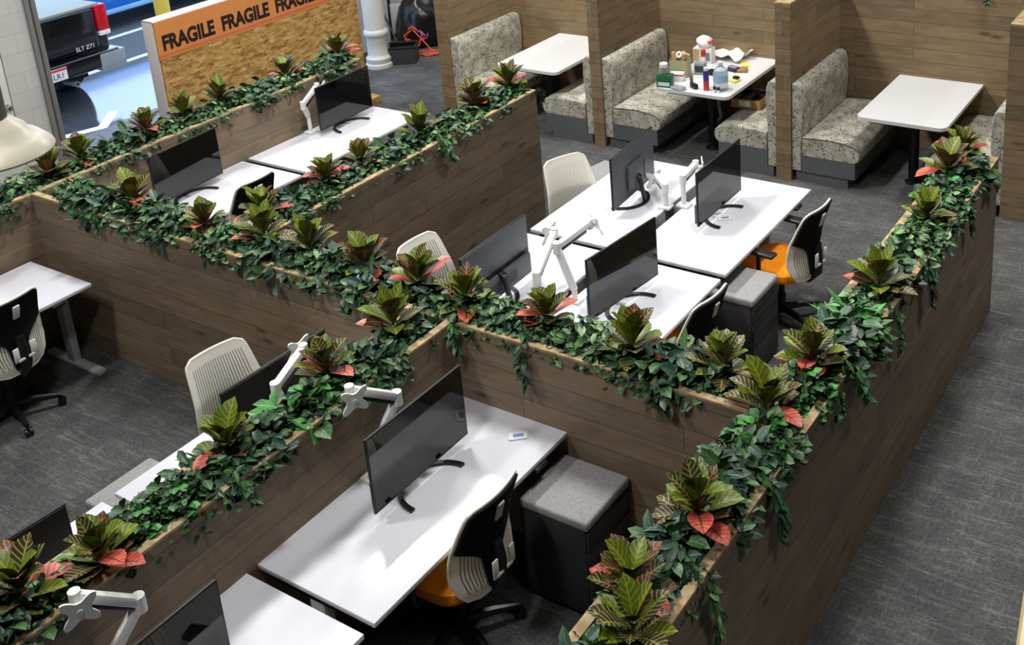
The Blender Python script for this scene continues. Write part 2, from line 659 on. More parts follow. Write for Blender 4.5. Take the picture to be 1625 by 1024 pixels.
planter('long wood clad planter crossing the middle between the far desks and near desks', X5, X3 - TH, 0.0, TH, [])
planter('wood clad planter beside the carpeted walkway', X3 - TH, X3, -3.4, 3.44, ['lo', 'hi'])
planter('wood clad planter behind the near desk with the monitor arm', X2 - TH, X2, -3.4, 0.0, ['lo'])
planter('dark wood clad planter between the crate side desks and the four desk bench', X4 - TH, X4, TH, 3.36, ['hi'])
planter('wood clad planter in front of the fragile crate', X5 - TH, X5, -3.4, 3.46, ['lo', 'hi'])

# ------------------------------------------------------------------ booths
YB0, YB1 = 4.965, 6.19
DIV = [(-6.345, -6.185), (-4.352, -4.222), (-2.332, -2.183), (-0.305, 0.25)]
DL = ['wood clad booth partition standing nearest the white column',
      'wood clad booth partition between the empty table and the cluttered table',
      'wood clad booth partition right of the cluttered table',
      'wide wood clad booth partition behind the far end of the walkway planter']
for (a, b), lab in zip(DIV, DL):
    t = thing('booth_partition', lab, 'partition', ((a + b) / 2, (YB0 + YB1) / 2, 0), 0, 'wood clad booth partitions')
    M = Matrix.Translation((-(a + b) / 2, -(YB0 + YB1) / 2, 0))
    MB(M).box(a, b, YB0, YB1, 0, 1.698).build('panel', 'booth_wood', t, False)
    MB(M).box(a, b, YB0, YB1, 1.698, 1.712).build('cap', 'pine', t, False)
t = thing('booth_back_wall', 'long wood clad wall behind the three booth tables', 'partition', (-3, YB1 + 0.15, 0))
M = Matrix.Translation((3, -YB1 - 0.15, 0))
MB(M).box(DIV[0][0], 0.6, YB1, YB1 + 0.046, 0, 1.9).build('front_panel', 'booth_wood', t, False)
MB(M).box(DIV[0][0], 0.6, YB1 + 0.254, YB1 + 0.30, 0, 1.9).build('rear_panel', 'booth_wood', t, False)
MB(M).box(DIV[0][0], 0.6, YB1 + 0.046, YB1 + 0.254, 1.7, 1.8).build('soil', 'soil', t, False)['kind'] = 'stuff'


def bench():
    """booth bench, backrest at local x=0, seat towards +x, front end at y=0"""
    t = thing('booth_bench', 'booth bench', 'bench', group='upholstered booth benches')
    L = 1.17
    b = MB()
    prof = [(0.0, 0.11), (0.09, 0.11), (0.092, 0.5), (0.105, 0.62), (0.108, 0.76), (0.10, 0.88), (0.082, 0.93), (0.055, 0.95), (0.0, 0.95)]
    n = len(prof)
    ys = [0.0, 0.012, L - 0.012, L]
    vs = []
    for i, y in enumerate(ys):
        k = 0.008 if i in (0, 3) else 0
        for x, z in prof:
            vs.append((x if x == 0 else x - k, y, min(z, 0.95 - k)))
    fs = [tuple(range(n)), tuple(range(4 * n - 1, 3 * n - 1, -1))]
    for i in range(3):
        for q in range(n):
            fs.append((i * n + q, (i + 1) * n + q, (i + 1) * n + (q + 1) % n, i * n + (q + 1) % n))
    b.add(vs, fs)
    back = b.build('backrest', 'booth_fabric', t)
    s = MB()
    pr = [(0.10, 0.265), (0.60, 0.265), (0.635, 0.285), (0.65, 0.33), (0.64, 0.385), (0.60, 0.425), (0.5, 0.447), (0.35, 0.455), (0.2, 0.45), (0.10, 0.44)]
    n = len(pr)
    vs = []
    for i, y in enumerate(ys):
        k = 0.01 if i in (0, 3) else 0
        for x, z in pr:
            vs.append((x - (k if x > 0.5 else 0), y, z - (k if z > 0.4 else 0)))
    fs = [tuple(range(n)), tuple(range(4 * n - 1, 3 * n - 1, -1))]
    for i in range(3):
        for q in range(n):
            fs.append((i * n + q, (i + 1) * n + q, (i + 1) * n + (q + 1) % n, i * n + (q + 1) % n))
    s.add(vs, fs)
    seat = s.build('seat', 'booth_fabric', t)
    pipe = [(x - (0.008 if x > 0.5 else 0), 0.0, z - (0.008 if z > 0.4 else 0)) for x, z in pr[4:]]
    MB().tube(pipe, 0.005, 6).build('piping', 'stem', seat)
    MB().box(0.092, 0.60, 0.004, L, 0.10, 0.266).build('base', 'laminate_grey', t, False)
    MB().box(0.03, 0.53, 0.02, L, 0.0, 0.10).build('toe_kick', 'laminate_grey', t, False)
    return t


bn, used = bench(), []
BL = ['against the partition beside the white column, with the empty far table',
      'left of the far empty table, backing onto the partition with cluttered table beyond',
      'left of the cluttered booth table',
      'holding the cardboard tray, right of the cluttered booth table',
      'left of the nearest empty booth table',
      'right of the nearest empty booth table, half hidden by planter leaves']
BL[0] = 'beige speckled booth bench left of the farthest empty booth table'
BL[1] = 'beige speckled booth bench right of the farthest empty booth table'
for i in range(2, 6):
    BL[i] = 'beige speckled booth bench ' + BL[i]
for i in range(3):
    a, b = DIV[i][1] + 0.004, DIV[i + 1][0] - 0.004
    placed(bn, used, (a, YB0 + 0.02, 0), 0, BL[2 * i])
    # right bench: turned half round, so its front end sits at the far side
    o = placed(bn, used, (b, YB0 + 0.02 + 1.17, 0), math.pi, BL[2 * i + 1])

tb = None
used = []


def booth_table():
    t = thing('booth_table', 'booth table', 'table', group='white booth tables')
    wd, L, r = 0.79, 1.24, 0.07
    out = [(wd / 2, L), (-wd / 2, L)]
    for k in range(7):
        a = math.pi + k / 6 * math.pi / 2
        out.append((-wd / 2 + r + r * math.cos(a), r + r * math.sin(a)))
    for k in range(7):
        a = 1.5 * math.pi + k / 6 * math.pi / 2
        out.append((wd / 2 - r + r * math.cos(a), r + r * math.sin(a)))
    MB().prism(out, 0.708, 0.74).build('tabletop', 'table_white', t)
    MB().box(-0.3, 0.3, 0.1, L, 0.66, 0.708).build('apron', 'black_metal', t, False)  # black box added to deepen the shade under the tabletop
    MB().lathe([(0.045, 0.012), (0.045, 0.7)], 20, 0, (0, 0.45, 0)).build('post', 'black_metal', t)
    MB().lathe([(0.075, 0.0), (0.075, 0.008), (0.045, 0.02)], 24, 0, (0, 0.45, 0)).build('foot', 'black_metal', t)
    return t


tb = booth_table()
TX = [-5.16, -3.205, -1.172]
placed(tb, used, (TX[0], 4.945, 0), 0, 'farthest booth table, white top and empty')
placed(tb, used, (TX[1], 4.945, 0), 0, 'white booth table cluttered with bottles and boxes')
placed(tb, used, (TX[2], 4.945, 0), 0, 'nearest booth table, white top and empty, beside walkway planter leaves')

# ------------------------------------------------------------------ desks
ZD = 0.73


def desk():
    """desk top 0.737 deep (x), 1.5 long (y); origin on the floor under its centre; front edge towards +x"""
    t = thing('standing_desk', 'desk', 'desk', group='white standing desks')
    top = MB().rbox(-0.369, 0.369, -0.742, 0.742, ZD - 0.027, ZD, 0.0035, 2)
    top.build('desktop', 'desk_white', t)
    for s in (-1, 1):
        l = MB()
        l.rbox(-0.045, 0.045, s * 0.70 - 0.028, s * 0.70 + 0.028, 0.03, ZD - 0.06, 0.006)
        l.rbox(-0.04, 0.04, s * 0.70 - 0.03, s * 0.70 + 0.03, 0.4, ZD - 0.06, 0.006)
        leg = l.build('leg', 'leg_grey', t)
        MB().rbox(-0.31, 0.33, s * 0.70 - 0.037, s * 0.70 + 0.037, 0.0, 0.034, 0.01, 2).build('foot', 'leg_grey', leg)
        MB().box(-0.30, 0.30, s * 0.70 - 0.03, s * 0.70 + 0.03, ZD - 0.06, ZD - 0.0275).build('bracket', 'black_metal', leg, False)
    MB().box(-0.05, 0.05, -0.66, 0.66, ZD - 0.062, ZD - 0.028).build('crossbeam', 'black_metal', t, False)
    MB().box(0.25, 0.34, -0.70, -0.25, ZD - 0.05, ZD - 0.028).build('cable_tray', 'black_plastic', t, False)
    MB().rbox(0.31, 0.385, 0.43, 0.53, ZD - 0.05, ZD - 0.028, 0.006).build('height_switch', 'black_plastic', t)
    return t


dk, used = desk(), []
XBR, XBL = -1.711, -2.553
DK = [((-1.711, -0.735), 0, 'white standing desk with black monitor beside the grey topped cabinet, near planters'),
      ((-1.711, -2.282), 0, 'nearest white standing desk, cut off by the bottom edge of the photo'),
      ((XBR, 1.08), 0, 'bench desk near the orange seat chairs, closest to the crossing planter'),
      ((XBR, 2.632), 0, 'bench desk at the booth end, with the orange chair at its edge'),
      ((XBL, 1.08), math.pi, 'bench desk half hidden by planter leaves, seen behind the white monitor arms'),
      ((XBL, 2.632), math.pi, 'bench desk at the booth end, with the wavy white chair pushed up'),
      ((-5.655, 1.14), 0, 'white standing desk with monitor in front of the crate side planter, nearer one'),
      ((-5.655, 2.69), 0, 'white standing desk with monitor in front of the crate side planter, farther one'),
      ((-5.615, -0.892), 0, 'white standing desk with grey leg showing, at the left edge'),
      ((-2.739, -0.745), math.pi, 'white standing desk behind the planter, with white slotted chair facing it'),
      ((-2.739, -2.30), math.pi, 'white standing desk behind the planter, nearest the bottom left corner')]
for (x, y), rz, lab in DK:
    placed(dk, used, (x, y, 0), rz, lab)
# cable trough between the two bench rows
o = MB().box(-2.178, -2.086, 0.33, 3.38, 0.55, 0.60).build('cable_trough', 'black_metal', None, False)
tag(o, 'dark cable trough in the gap between the bench desks', 'cable tray')
o.location = (0, 0, 0)

# ------------------------------------------------------------------ monitors
def monitor():
    """screen faces +x; origin on the desk below the panel"""
    t = thing('monitor', 'monitor', 'monitor', group='black desktop monitors')
    Wd, z0, z1 = 0.70, 0.065, 0.48
    MB().rbox(-0.014, 0.0, -Wd / 2, Wd / 2, z0, z1, 0.003).build('housing', 'bezel', t)
    MB().box(0.0, 0.0008, -Wd / 2 + 0.008, Wd / 2 - 0.008, z0 + 0.014, z1 - 0.008).build('screen', 'screen', t, False)
    MB().rbox(-0.019, -0.0142, -Wd / 2 + 0.006, Wd / 2 - 0.006, z0 + 0.182, z1 - 0.006, 0.002).build('back_cover', 'monitor_back', t)
    MB().rbox(-0.045, -0.0142, -Wd / 2 + 0.02, Wd / 2 - 0.02, z0 + 0.004, z0 + 0.155, 0.012).build('lower_cover', 'monitor_back', t)
    MB().box(-0.0465, -0.0445, -0.16, 0.16, z0 + 0.045, z0 + 0.115).build('port_panel', 'monitor_back_dark', t, False)
    st = MB()
    st.bar((-0.03, 0, 0.22), (-0.075, 0, 0.20), 0.05, 0.03, 0, 0.005)
    st.bar((-0.06, 0, 0.22), (-0.10, 0, 0.008), 0.038, 0.022, 0, 0.005)
    st.build('neck', 'black_plastic', t)
    a = MB()
    outer, inner = [], []
    for k in range(25):
        ang = R(90 + 180 * k / 24)
        outer.append((0.085 + 0.205 * math.cos(ang), 0.205 * math.sin(ang)))
        inner.append((0.085 + 0.178 * math.cos(ang), 0.178 * math.sin(ang)))
    for k in range(24):
        a.prism([outer[k], outer[k + 1], inner[k + 1], inner[k]], 0.0, 0.014)
    a.build('stand_base', 'black_plastic', t)
    return t


mo, used = monitor(), []
# the far bench monitor seen from behind has a plain back with a square housing
mb2 = monitor()
for ch in list(mb2.children):
    if ch.name.split('.')[0] in ('back_cover', 'lower_cover', 'port_panel'):
        bpy.data.objects.remove(ch)
MB().rbox(-0.019, -0.0142, -0.344, 0.344, 0.071, 0.474, 0.002).build('back_cover', 'monitor_back', mb2)
MB().rbox(-0.05, -0.018, -0.13, 0.13, 0.13, 0.33, 0.012).build('rear_housing', 'monitor_back', mb2)
MB().box(-0.0515, -0.0495, -0.12, -0.105, 0.15, 0.31).build('port_slot', 'black_plastic', mb2, False)
MO = [((-1.742, -0.672), 0, 'monitor standing on the desk beside the grey topped cabinet, crescent stand'),
      ((-1.655, -2.30), 0, 'monitor cut off by the bottom edge, in front of a white arm'),
      ((-1.722, 1.25), -7, 'monitor with crescent stand on the bench desk close to the crossing planter'),
      ((-1.758, 2.67), 0, 'monitor on the far bench desk, its screen towards the orange chair'),
      ((-2.478, 2.63), 184, 'monitor seen from behind on the far bench desk, its stand leg showing'),
      ((-2.485, 0.925), 181, 'monitor seen from behind above the planter leaves, grey back with black groove'),
      ((-5.765, 2.94), 1, 'farthest monitor, on the desk beside a white monitor arm near the crate'),
      ((-5.80, 1.17), 4, 'monitor in front of the crate side planter, above the near edge of its leaves'),
      ((-2.665, -0.735), 178, 'black backed monitor seen from behind in front of the white slotted chair'),
      ((-2.65, -2.32), 177, 'black backed monitor seen from behind in the bottom left corner')]
# the two monitors behind the near desk planter have flat black backs
mb3 = monitor()
for ch in list(mb3.children):
    if ch.name.split('.')[0] in ('back_cover', 'lower_cover', 'port_panel'):
        bpy.data.objects.remove(ch)
MB().rbox(-0.019, -0.0142, -0.344, 0.344, 0.071, 0.474, 0.002).build('back_cover', 'bezel', mb3)
MB().rbox(-0.045, -0.018, -0.13, 0.13, 0.09, 0.25, 0.012).build('rear_housing', 'black_plastic', mb3)
us3 = []
for (x, y), rz, lab in MO:
    if 'slotted chair' in lab or 'corner' in lab:
        placed(mb3, us3, (x, y, ZD), R(rz), lab)
        continue
    if 'stand leg' in lab:
        placed(mb2, [], (x, y, ZD), R(rz), lab)
    else:
        placed(mo, used, (x, y, ZD), R(rz), lab)

# ------------------------------------------------------------------ monitor arms
def arm(label, base, chain, head, normal, base_h=0.16, extra=None):
    """clamped arm: base point, joint points, vesa head point and direction it faces"""
    base = Vector(base)
    t = thing('monitor_mount', label, 'monitor arm', base, 0, 'white monitor arms')
    L = lambda p: Vector(p) - base
    MB().rbox(-0.05, 0.05, -0.045, 0.045, 0.0, 0.02, 0.005).build('clamp', 'arm_white', t)
    c0 = L(chain[0])
    MB().tube([(0, 0, 0.015), (0, 0, max(0.06, c0.z))], 0.019, 14).build('post', 'arm_white', t)
    pts = [Vector((0, 0, max(0.06, c0.z)))] + [L(p) for p in chain[1:]]
    if len(pts) > 1:
        for a, b in zip(pts[:-1], pts[1:]):
            lk = MB()
            lk.bar(a, b, 0.036, 0.05, 0, 0.012)
            lk.build('lower_link', 'arm_white', t)
    e = pts[-1]
    h = L(head)
    u = MB()
    u.bar(e + Vector((0, 0, 0.012)), h + Vector((0, 0, 0.012)), 0.044, 0.042, 0, 0.01)
    u.tube([e + Vector((0, 0, -0.035)), e + Vector((0, 0, 0.04))], 0.027, 14)
    u.tube([h + Vector((0, 0, -0.03)), h + Vector((0, 0, 0.036))], 0.024, 14)
    up = u.build('spring_link', 'arm_white', t)
    dv = (h - e)
    MB().bar(e + dv * 0.1 + Vector((0, 0, -0.022)), e + dv * 0.86 + Vector((0, 0, -0.022)), 0.03, 0.026, 0, 0.006).build('spring_cover', 'black_plastic', up)
    n = Vector(normal).normalized()
    zz = Vector((0, 0, 1))
    sx = zz.cross(n).normalized()
    zz = n.cross(sx)
    M = Matrix((sx, zz, n)).transposed().to_4x4()
    M.translation = h + n * 0.05 + Vector((0, 0, -0.02))
    v = MB(M)
    o = []
    for k in range(72):
        a = 2 * math.pi * k / 72
        r = 0.042 + 0.048 * (0.5 - 0.5 * math.cos(4 * a)) ** 2.0
        o.append((r * math.cos(a), r * math.sin(a)))
    v.prism(o, -0.004, 0.004)
    v.tube([(0, 0, -0.05), (0, 0, 0.0)], 0.017, 12)
    v.tube([(0, 0, 0.0), (0, 0, 0.009)], 0.012, 12)
    v.build('vesa_plate', 'arm_white', t)
    return t


A = lambda u, v, ax, val: px(u, v, ax, val)
arm('white monitor arm with star plate above the desk beside the grey topped cabinet',
    (-2.0, -0.775, ZD), [(-2.0, -0.775, ZD + 0.12), A(630, 632, 0, -1.93)], A(555, 622, 0, -1.985), (0.9, -0.35, -0.1))
arm('white monitor arm with star plate in the bottom left corner',
    (-2.0, -2.33, ZD), [(-2.0, -2.33, ZD + 0.12), A(221, 958, 0, -1.93)], A(120, 950, 0, -1.985), (0.9, -0.35, -0.1))
arm('white monitor arm rising behind planter leaves beside the slotted white chair',
    (-2.43, -0.80, ZD), [(-2.43, -0.80, ZD + 0.12), A(438, 618, 0, -2.47)], A(482, 556, 0, -2.56), (-0.9, 0.1, 0.2))
arm('white monitor arm leaning up beside the grey backed monitor, no screen on it',
    (-2.21, 0.98, ZD), [(-2.21, 0.98, ZD + 0.12), A(852, 440, 0, -2.20)], A(880, 370, 0, -2.28), (-0.9, 0.1, 0.1))
arm('white monitor arm with star plate pointing back behind the bench screen',
    (-2.05, 1.16, ZD), [(-2.05, 1.16, ZD + 0.08), A(884, 394, 0, -2.10)], A(935, 356, 0, -2.10), (0.55, 0.75, 0.3))
arm('folded white monitor arm behind the far bench monitor, tall link raised',
    (-2.08, 2.70, ZD), [(-2.08, 2.70, ZD + 0.22)], A(1104, 262, 0, -2.08), (0.8, 0.5, 0.0))
arm('folded white monitor arm with short level link beside the far bench monitor back',
    (-2.19, 2.62, ZD), [(-2.19, 2.62, ZD + 0.16)], A(1043, 284, 0, -2.33), (-0.8, 0.4, 0.0))
arm('white monitor arm in front of the crate side planter beside the farthest monitor',
    (-5.955, 2.64, ZD), [(-5.955, 2.64, ZD + 0.16), A(481, 168, 0, -5.95)], A(503, 138, 0, -5.93), (0.9, 0.2, 0))


# ------------------------------------------------------------------ chairs
def chair(shell, seat_mat, arms, cover=True):
    """sitter faces +x; origin on the floor under the seat"""
    t = thing('office_chair', 'chair', 'chair', group='white backed office chairs')
    HW = [(0.43, 0.10), (0.45, 0.165), (0.50, 0.205), (0.58, 0.228), (0.68, 0.226), (0.80, 0.208), (0.90, 0.196), (0.955, 0.186), (0.972, 0.168), (0.98, 0.14)]
    XP = [(0.43, -0.225), (0.50, -0.235), (0.62, -0.222), (0.74, -0.232), (0.86, -0.262), (0.98, -0.30)]

    def it(tab, z):
        for (a, va), (b, vb) in zip(tab[:-1], tab[1:]):
            if z <= b:
                return va + (vb - va) * max(0, (z - a)) / (b - a)
        return tab[-1][1]

    def P(u, z, off):
        hw = it(HW, z)
        curve = 0.055 if z < 0.75 else 0.055 - 0.02 * (z - 0.75) / 0.23
        return (it(XP, z) + curve * (u * u) * (hw / 0.2) ** 2 - 0.02 + off, u * hw, z)
    NU, NZ = 14, 26
    z0, z1 = 0.43, 0.98
    zs = [z0 + (z1 - z0) * i / NZ for i in range(NZ + 1)]
    us = [-1 + 2 * i / NU for i in range(NU + 1)]
    s = MB()
    for off, flip in ((0.007, False), (-0.007, True)):
        vs = [P(u, z, off) for z in zs for u in us]
        fs, uv = [], []
        for i in range(NZ):
            for k in range(NU):
                q = [i * (NU + 1) + k, i * (NU + 1) + k + 1, (i + 1) * (NU + 1) + k + 1, (i + 1) * (NU + 1) + k]
                c = [(us[k], (zs[i] - z0) / (z1 - z0)), (us[k + 1], (zs[i] - z0) / (z1 - z0)), (us[k + 1], (zs[i + 1] - z0) / (z1 - z0)), (us[k], (zs[i + 1] - z0) / (z1 - z0))]
                if flip:
                    q, c = q[::-1], c[::-1]
                fs.append(q)
                uv.append(c)
        s.add(vs, fs, 0, uv)
    loop = [(u, z0) for u in us] + [(1, z) for z in zs[1:]] + [(u, z1) for u in us[::-1][1:]] + [(-1, z) for z in zs[::-1][1:-1]]
    n = len(loop)
    vs = [P(u, z, 0.007) for u, z in loop] + [P(u, z, -0.007) for u, z in loop]
    s.add(vs, [(i, n + i, n + (i + 1) % n, (i + 1) % n) for i in range(n)], 1)
    # rounded rim
    s.tube([P(u, z, 0) for u, z in loop] + [P(*loop[0], 0)], 0.0085, 6, 1, False)
    back = s.build('back_shell', [shell, 'shell_plain'], t)
    if cover:
        def cu(z):
            if z > 0.74:
                return 0.97
            if z > 0.60:
                f = (z - 0.60) / 0.14
                return 0.30 + 0.67 * f ** 2.2
            return 0.30
        zc = [0.47 + (0.974 - 0.47) * i / 24 for i in range(25)]
        c = MB()
        uc = [-1 + 2 * i / 10 for i in range(11)]
        vs, fs = [], []
        for off in (-0.0085, -0.022):
            for z in zc:
                for u in uc:
                    vs.append(P(u * cu(z), z, off))
        N = 11
        for i in range(24):
            for k in range(10):
                b = 25 * N
                q = (b + i * N + k, b + (i + 1) * N + k, b + (i + 1) * N + k + 1, b + i * N + k + 1)
                fs.append(q)
        for i in range(24):
            for k in (0, 10):
                fs.append((i * N + k, (i + 1) * N + k, 25 * N + (i + 1) * N + k, 25 * N + i * N + k))
        for k in range(10):
            for i in (0, 24):
                fs.append((i * N + k, i * N + k + 1, 25 * N + i * N + k + 1, 25 * N + i * N + k))
        c.add(vs, fs)
        cv = c.build('back_cover', 'black_fabric', t)
        tg = MB()
        q = Vector(P(0, 0.885, -0.03))
        tg.rbox(q.x - 0.008, q.x + 0.006, -0.024, 0.024, q.z - 0.05, q.z + 0.05, 0.006, 2, 0, Euler((0, R(16) * -1, 0)))
        tg.build('tag', 'tag_white', cv)
        sp = MB()
        sp.tube([(-0.285, 0, 0.70), (-0.29, 0, 0.6), (-0.285, 0, 0.48), (-0.22, 0, 0.405), (-0.05, 0, 0.385)], [0.028, 0.034, 0.036, 0.034, 0.03], 10)
        sp.build('spine', 'black_plastic', t)
        lm = MB()
        for s_ in (-1, 1):
            lm.rbox(-0.318, -0.308, s_ * 0.062 - 0.02, s_ * 0.062 + 0.02, 0.545, 0.645, 0.004)
        lm.rbox(-0.32, -0.31, -0.06, 0.06, 0.54, 0.56, 0.004)
        lm.build('lumbar_slide', 'tag_white', t)
    # seat
    sm = MB()
    ring = []
    prof = [(0.80, 0.415), (0.97, 0.425), (1.0, 0.45), (0.97, 0.482), (0.86, 0.497), (0.5, 0.502)]
    NS = 32
    vs, fs = [], []
    for sc, z in prof:
        for k in range(NS):
            a = 2 * math.pi * k / NS
            ca, sa = math.cos(a), math.sin(a)
            x = 0.235 * sc * math.copysign(abs(ca) ** 0.55, ca) + 0.03
            y = 0.245 * sc * math.copysign(abs(sa) ** 0.55, sa)
            vs.append((x, y, z - (0.02 * max(0, x - 0.12) / 0.14)))
    for i in range(len(prof) - 1):
        for k in range(NS):
            fs.append((i * NS + k, i * NS + (k + 1) % NS, (i + 1) * NS + (k + 1) % NS, (i + 1) * NS + k))
    fs.append(tuple(range(NS - 1, -1, -1)))
    fs.append(tuple(range((len(prof) - 1) * NS, len(prof) * NS)))
    sm.add(vs, fs)
    sm.build('seat', seat_mat, t)
    MB().rbox(-0.12, 0.12, -0.09, 0.09, 0.365, 0.416, 0.012).build('mechanism', 'black_plastic', t)
    MB().lathe([(0.03, 0.07), (0.03, 0.22), (0.022, 0.225), (0.022, 0.37)], 16).build('gas_lift', 'black_metal', t)
    for k in range(5):
        a = 2 * math.pi * k / 5 + 0.3
        d = Vector((math.cos(a), math.sin(a), 0))
        l = MB()
        l.tube([d * 0.02 + Vector((0, 0, 0.105)), d * 0.16 + Vector((0, 0, 0.098)), d * 0.30 + Vector((0, 0, 0.075))], [0.03, 0.024, 0.016], 8, 0, True, 1.0)
        leg = l.build('leg', 'black_metal', t)
        c = MB()
        q = Vector((-d.y, d.x, 0))
        ctr = d * 0.30 + Vector((0, 0, 0.027))
        for s_ in (-1, 1):
            c.tube([ctr + q * (0.008 * s_), ctr + q * (0.024 * s_)], 0.027, 14)
        c.tube([ctr, ctr + Vector((0, 0, 0.045))], 0.009, 8)
        c.build('caster', 'black_plastic', leg)
    if arms:
        for s_ in (-1, 1):
            a = MB()
            a.tube([(0.02, s_ * 0.16, 0.40), (0.02, s_ * 0.27, 0.41), (0.02, s_ * 0.285, 0.45), (0.02, s_ * 0.285, 0.655)], 0.017, 8)
            ar = a.build('armrest', 'black_plastic', t)
            MB().rbox(-0.11, 0.14, s_ * 0.285 - 0.042, s_ * 0.285 + 0.042, 0.655, 0.683, 0.012, 3).build('arm_pad', 'black_plastic', ar)
    return t


c_or = chair('shell_slots', 'orange_fabric', True)
c_or.location = (-1.28, 2.66, 0)
c_or.rotation_euler = (0, 0, math.pi - R(6))
c_or['label'] = 'orange seat office chair with black armrests at the booth end of the bench'
dup(c_or, (-1.40, 1.26, 0), math.pi - R(5), 'office chair half hidden by planter leaves beside the tall drawer cabinet')
dup(c_or, (-1.49, -0.80, 0), math.pi, 'office chair beside the grey topped cabinet near the planters, slotted back turned outward')
dup(c_or, (-1.42, -2.10, 0), math.pi - R(20), 'office chair at the nearest desk, only its dark back top showing')
c_bl = chair('shell_slots', 'black_fabric', False)
c_bl.location = (-5.38, -0.81, 0)
c_bl.rotation_euler = (0, 0, math.pi + R(4))
c_bl['label'] = 'office chair with black back cover at the left edge desk'
dup(c_bl, (-5.40, 1.27, 0), math.pi, 'office chair back top peeking over planter leaves at the crate side desk')
c_wh = chair('shell_slots', 'black_fabric', False, False)
c_wh.location = (-3.08, -0.63, 0)
c_wh.rotation_euler = (0, 0, R(-8))
c_wh['label'] = 'white slotted office chair facing the desk behind the planter'
dup(c_wh, (-2.93, 0.98, 0), R(-3), 'white office chair top showing above the crossing planter leaves')
c_wv = chair('shell_wave', 'black_fabric', False, False)
c_wv.location = (-2.83, 2.50, 0)
c_wv.rotation_euler = (0, 0, R(-24))
c_wv['label'] = 'white office chair with wavy patterned back at the far bench desk'


# ------------------------------------------------------------------ cushioned pedestals
def pedestal():
    """drawers face +x; origin on the floor under the centre"""
    t = thing('drawer_pedestal', 'pedestal', 'cabinet', group='cushion topped drawer pedestals')
    MB().rbox(-0.2, 0.185, -0.20, 0.20, 0.03, 0.545, 0.004).build('body', 'charcoal', t)
    for z0, z1 in ((0.04, 0.285), (0.29, 0.41), (0.415, 0.535)):
        dr = MB().rbox(0.186, 0.203, -0.195, 0.195, z0, z1, 0.003).build('drawer', 'charcoal', t)
        MB().box(0.2035, 0.209, -0.19, 0.19, z1 - 0.012, z1 - 0.004).build('pull', 'black_metal', dr, False)
    MB().rbox(-0.205, 0.205, -0.205, 0.205, 0.546, 0.602, 0.016, 3).build('cushion', 'felt', t)
    for sx in (-1, 1):
        for sy in (-1, 1):
            MB().lathe([(0.022, 0), (0.022, 0.03)], 10, 0, (sx * 0.16, sy * 0.16, 0)).build('caster', 'black_plastic', t)
    return t


pd, used = pedestal(), []
placed(pd, used, (-1.165, -0.215, 0), 0, 'charcoal cabinet with grey cushion top between the near desk and crossing planter')
placed(pd, used, (-1.335, 2.06, 0), 0, 'charcoal drawer cabinet with grey cushion top between the two orange seat chairs')
placed(pd, used, (-3.11, 3.24, 0), math.pi - 0.2, 'grey cushion topped cabinet beside the wavy white chair')
placed(pd, used, (-3.165, -1.31, 0), math.pi, 'grey cushion topped cabinet between two desks on the left of the planter')
placed(pd, used, (-1.19, -1.72, 0), 0, 'grey cushion topped cabinet at the bottom edge below the white desk')

# ------------------------------------------------------------------ plants
rnd = random.Random(11)


def leaf_rows(mb, base, d, nrm, L, Wd, droop, mi, n=5, fold=0.25, shape='croton'):
    """one leaf: base point, growing direction d, upper side nrm"""
    d = d.normalized()
    nrm = (nrm - d * nrm.dot(d)).normalized()
    s = d.cross(nrm)
    vs, uv = [], []
    p = Vector(base)
    cols = (-1, -0.5, 0, 0.5, 1)
    for i in range(n + 1):
        v = i / n
        if shape == 'croton':
            w = math.sin(math.pi * min(1, v ** 1.3 * 0.93 + 0.02)) ** 0.8
        elif shape == 'heart':
            w = max(0.02, (1 - v) ** 0.7 * (0.55 + 1.1 * v)) * 1.15 if v > 0 else 0.55
        else:
            w = math.sin(math.pi * min(1, v * 0.94 + 0.03)) ** 0.7
        if i == n:
            w = 0.03
        for c in cols:
            q = p + s * (c * w * Wd / 2) + nrm * (abs(c) * w * Wd * fold)
            vs.append(tuple(q))
            uv.append((c, v))
        ang = -droop / n
        d2 = d * math.cos(ang) + nrm * math.sin(ang)
        nrm = nrm * math.cos(ang) - d * math.sin(ang)
        d = d2
        p = p + d * (L / n)
    fs, us = [], []
    for i in range(n):
        for k in range(4):
            q = (i * 5 + k, i * 5 + k + 1, (i + 1) * 5 + k + 1, (i + 1) * 5 + k)
            fs.append(q)
            us.append([uv[a] for a in q])
    mb.add(vs, fs, mi, us)


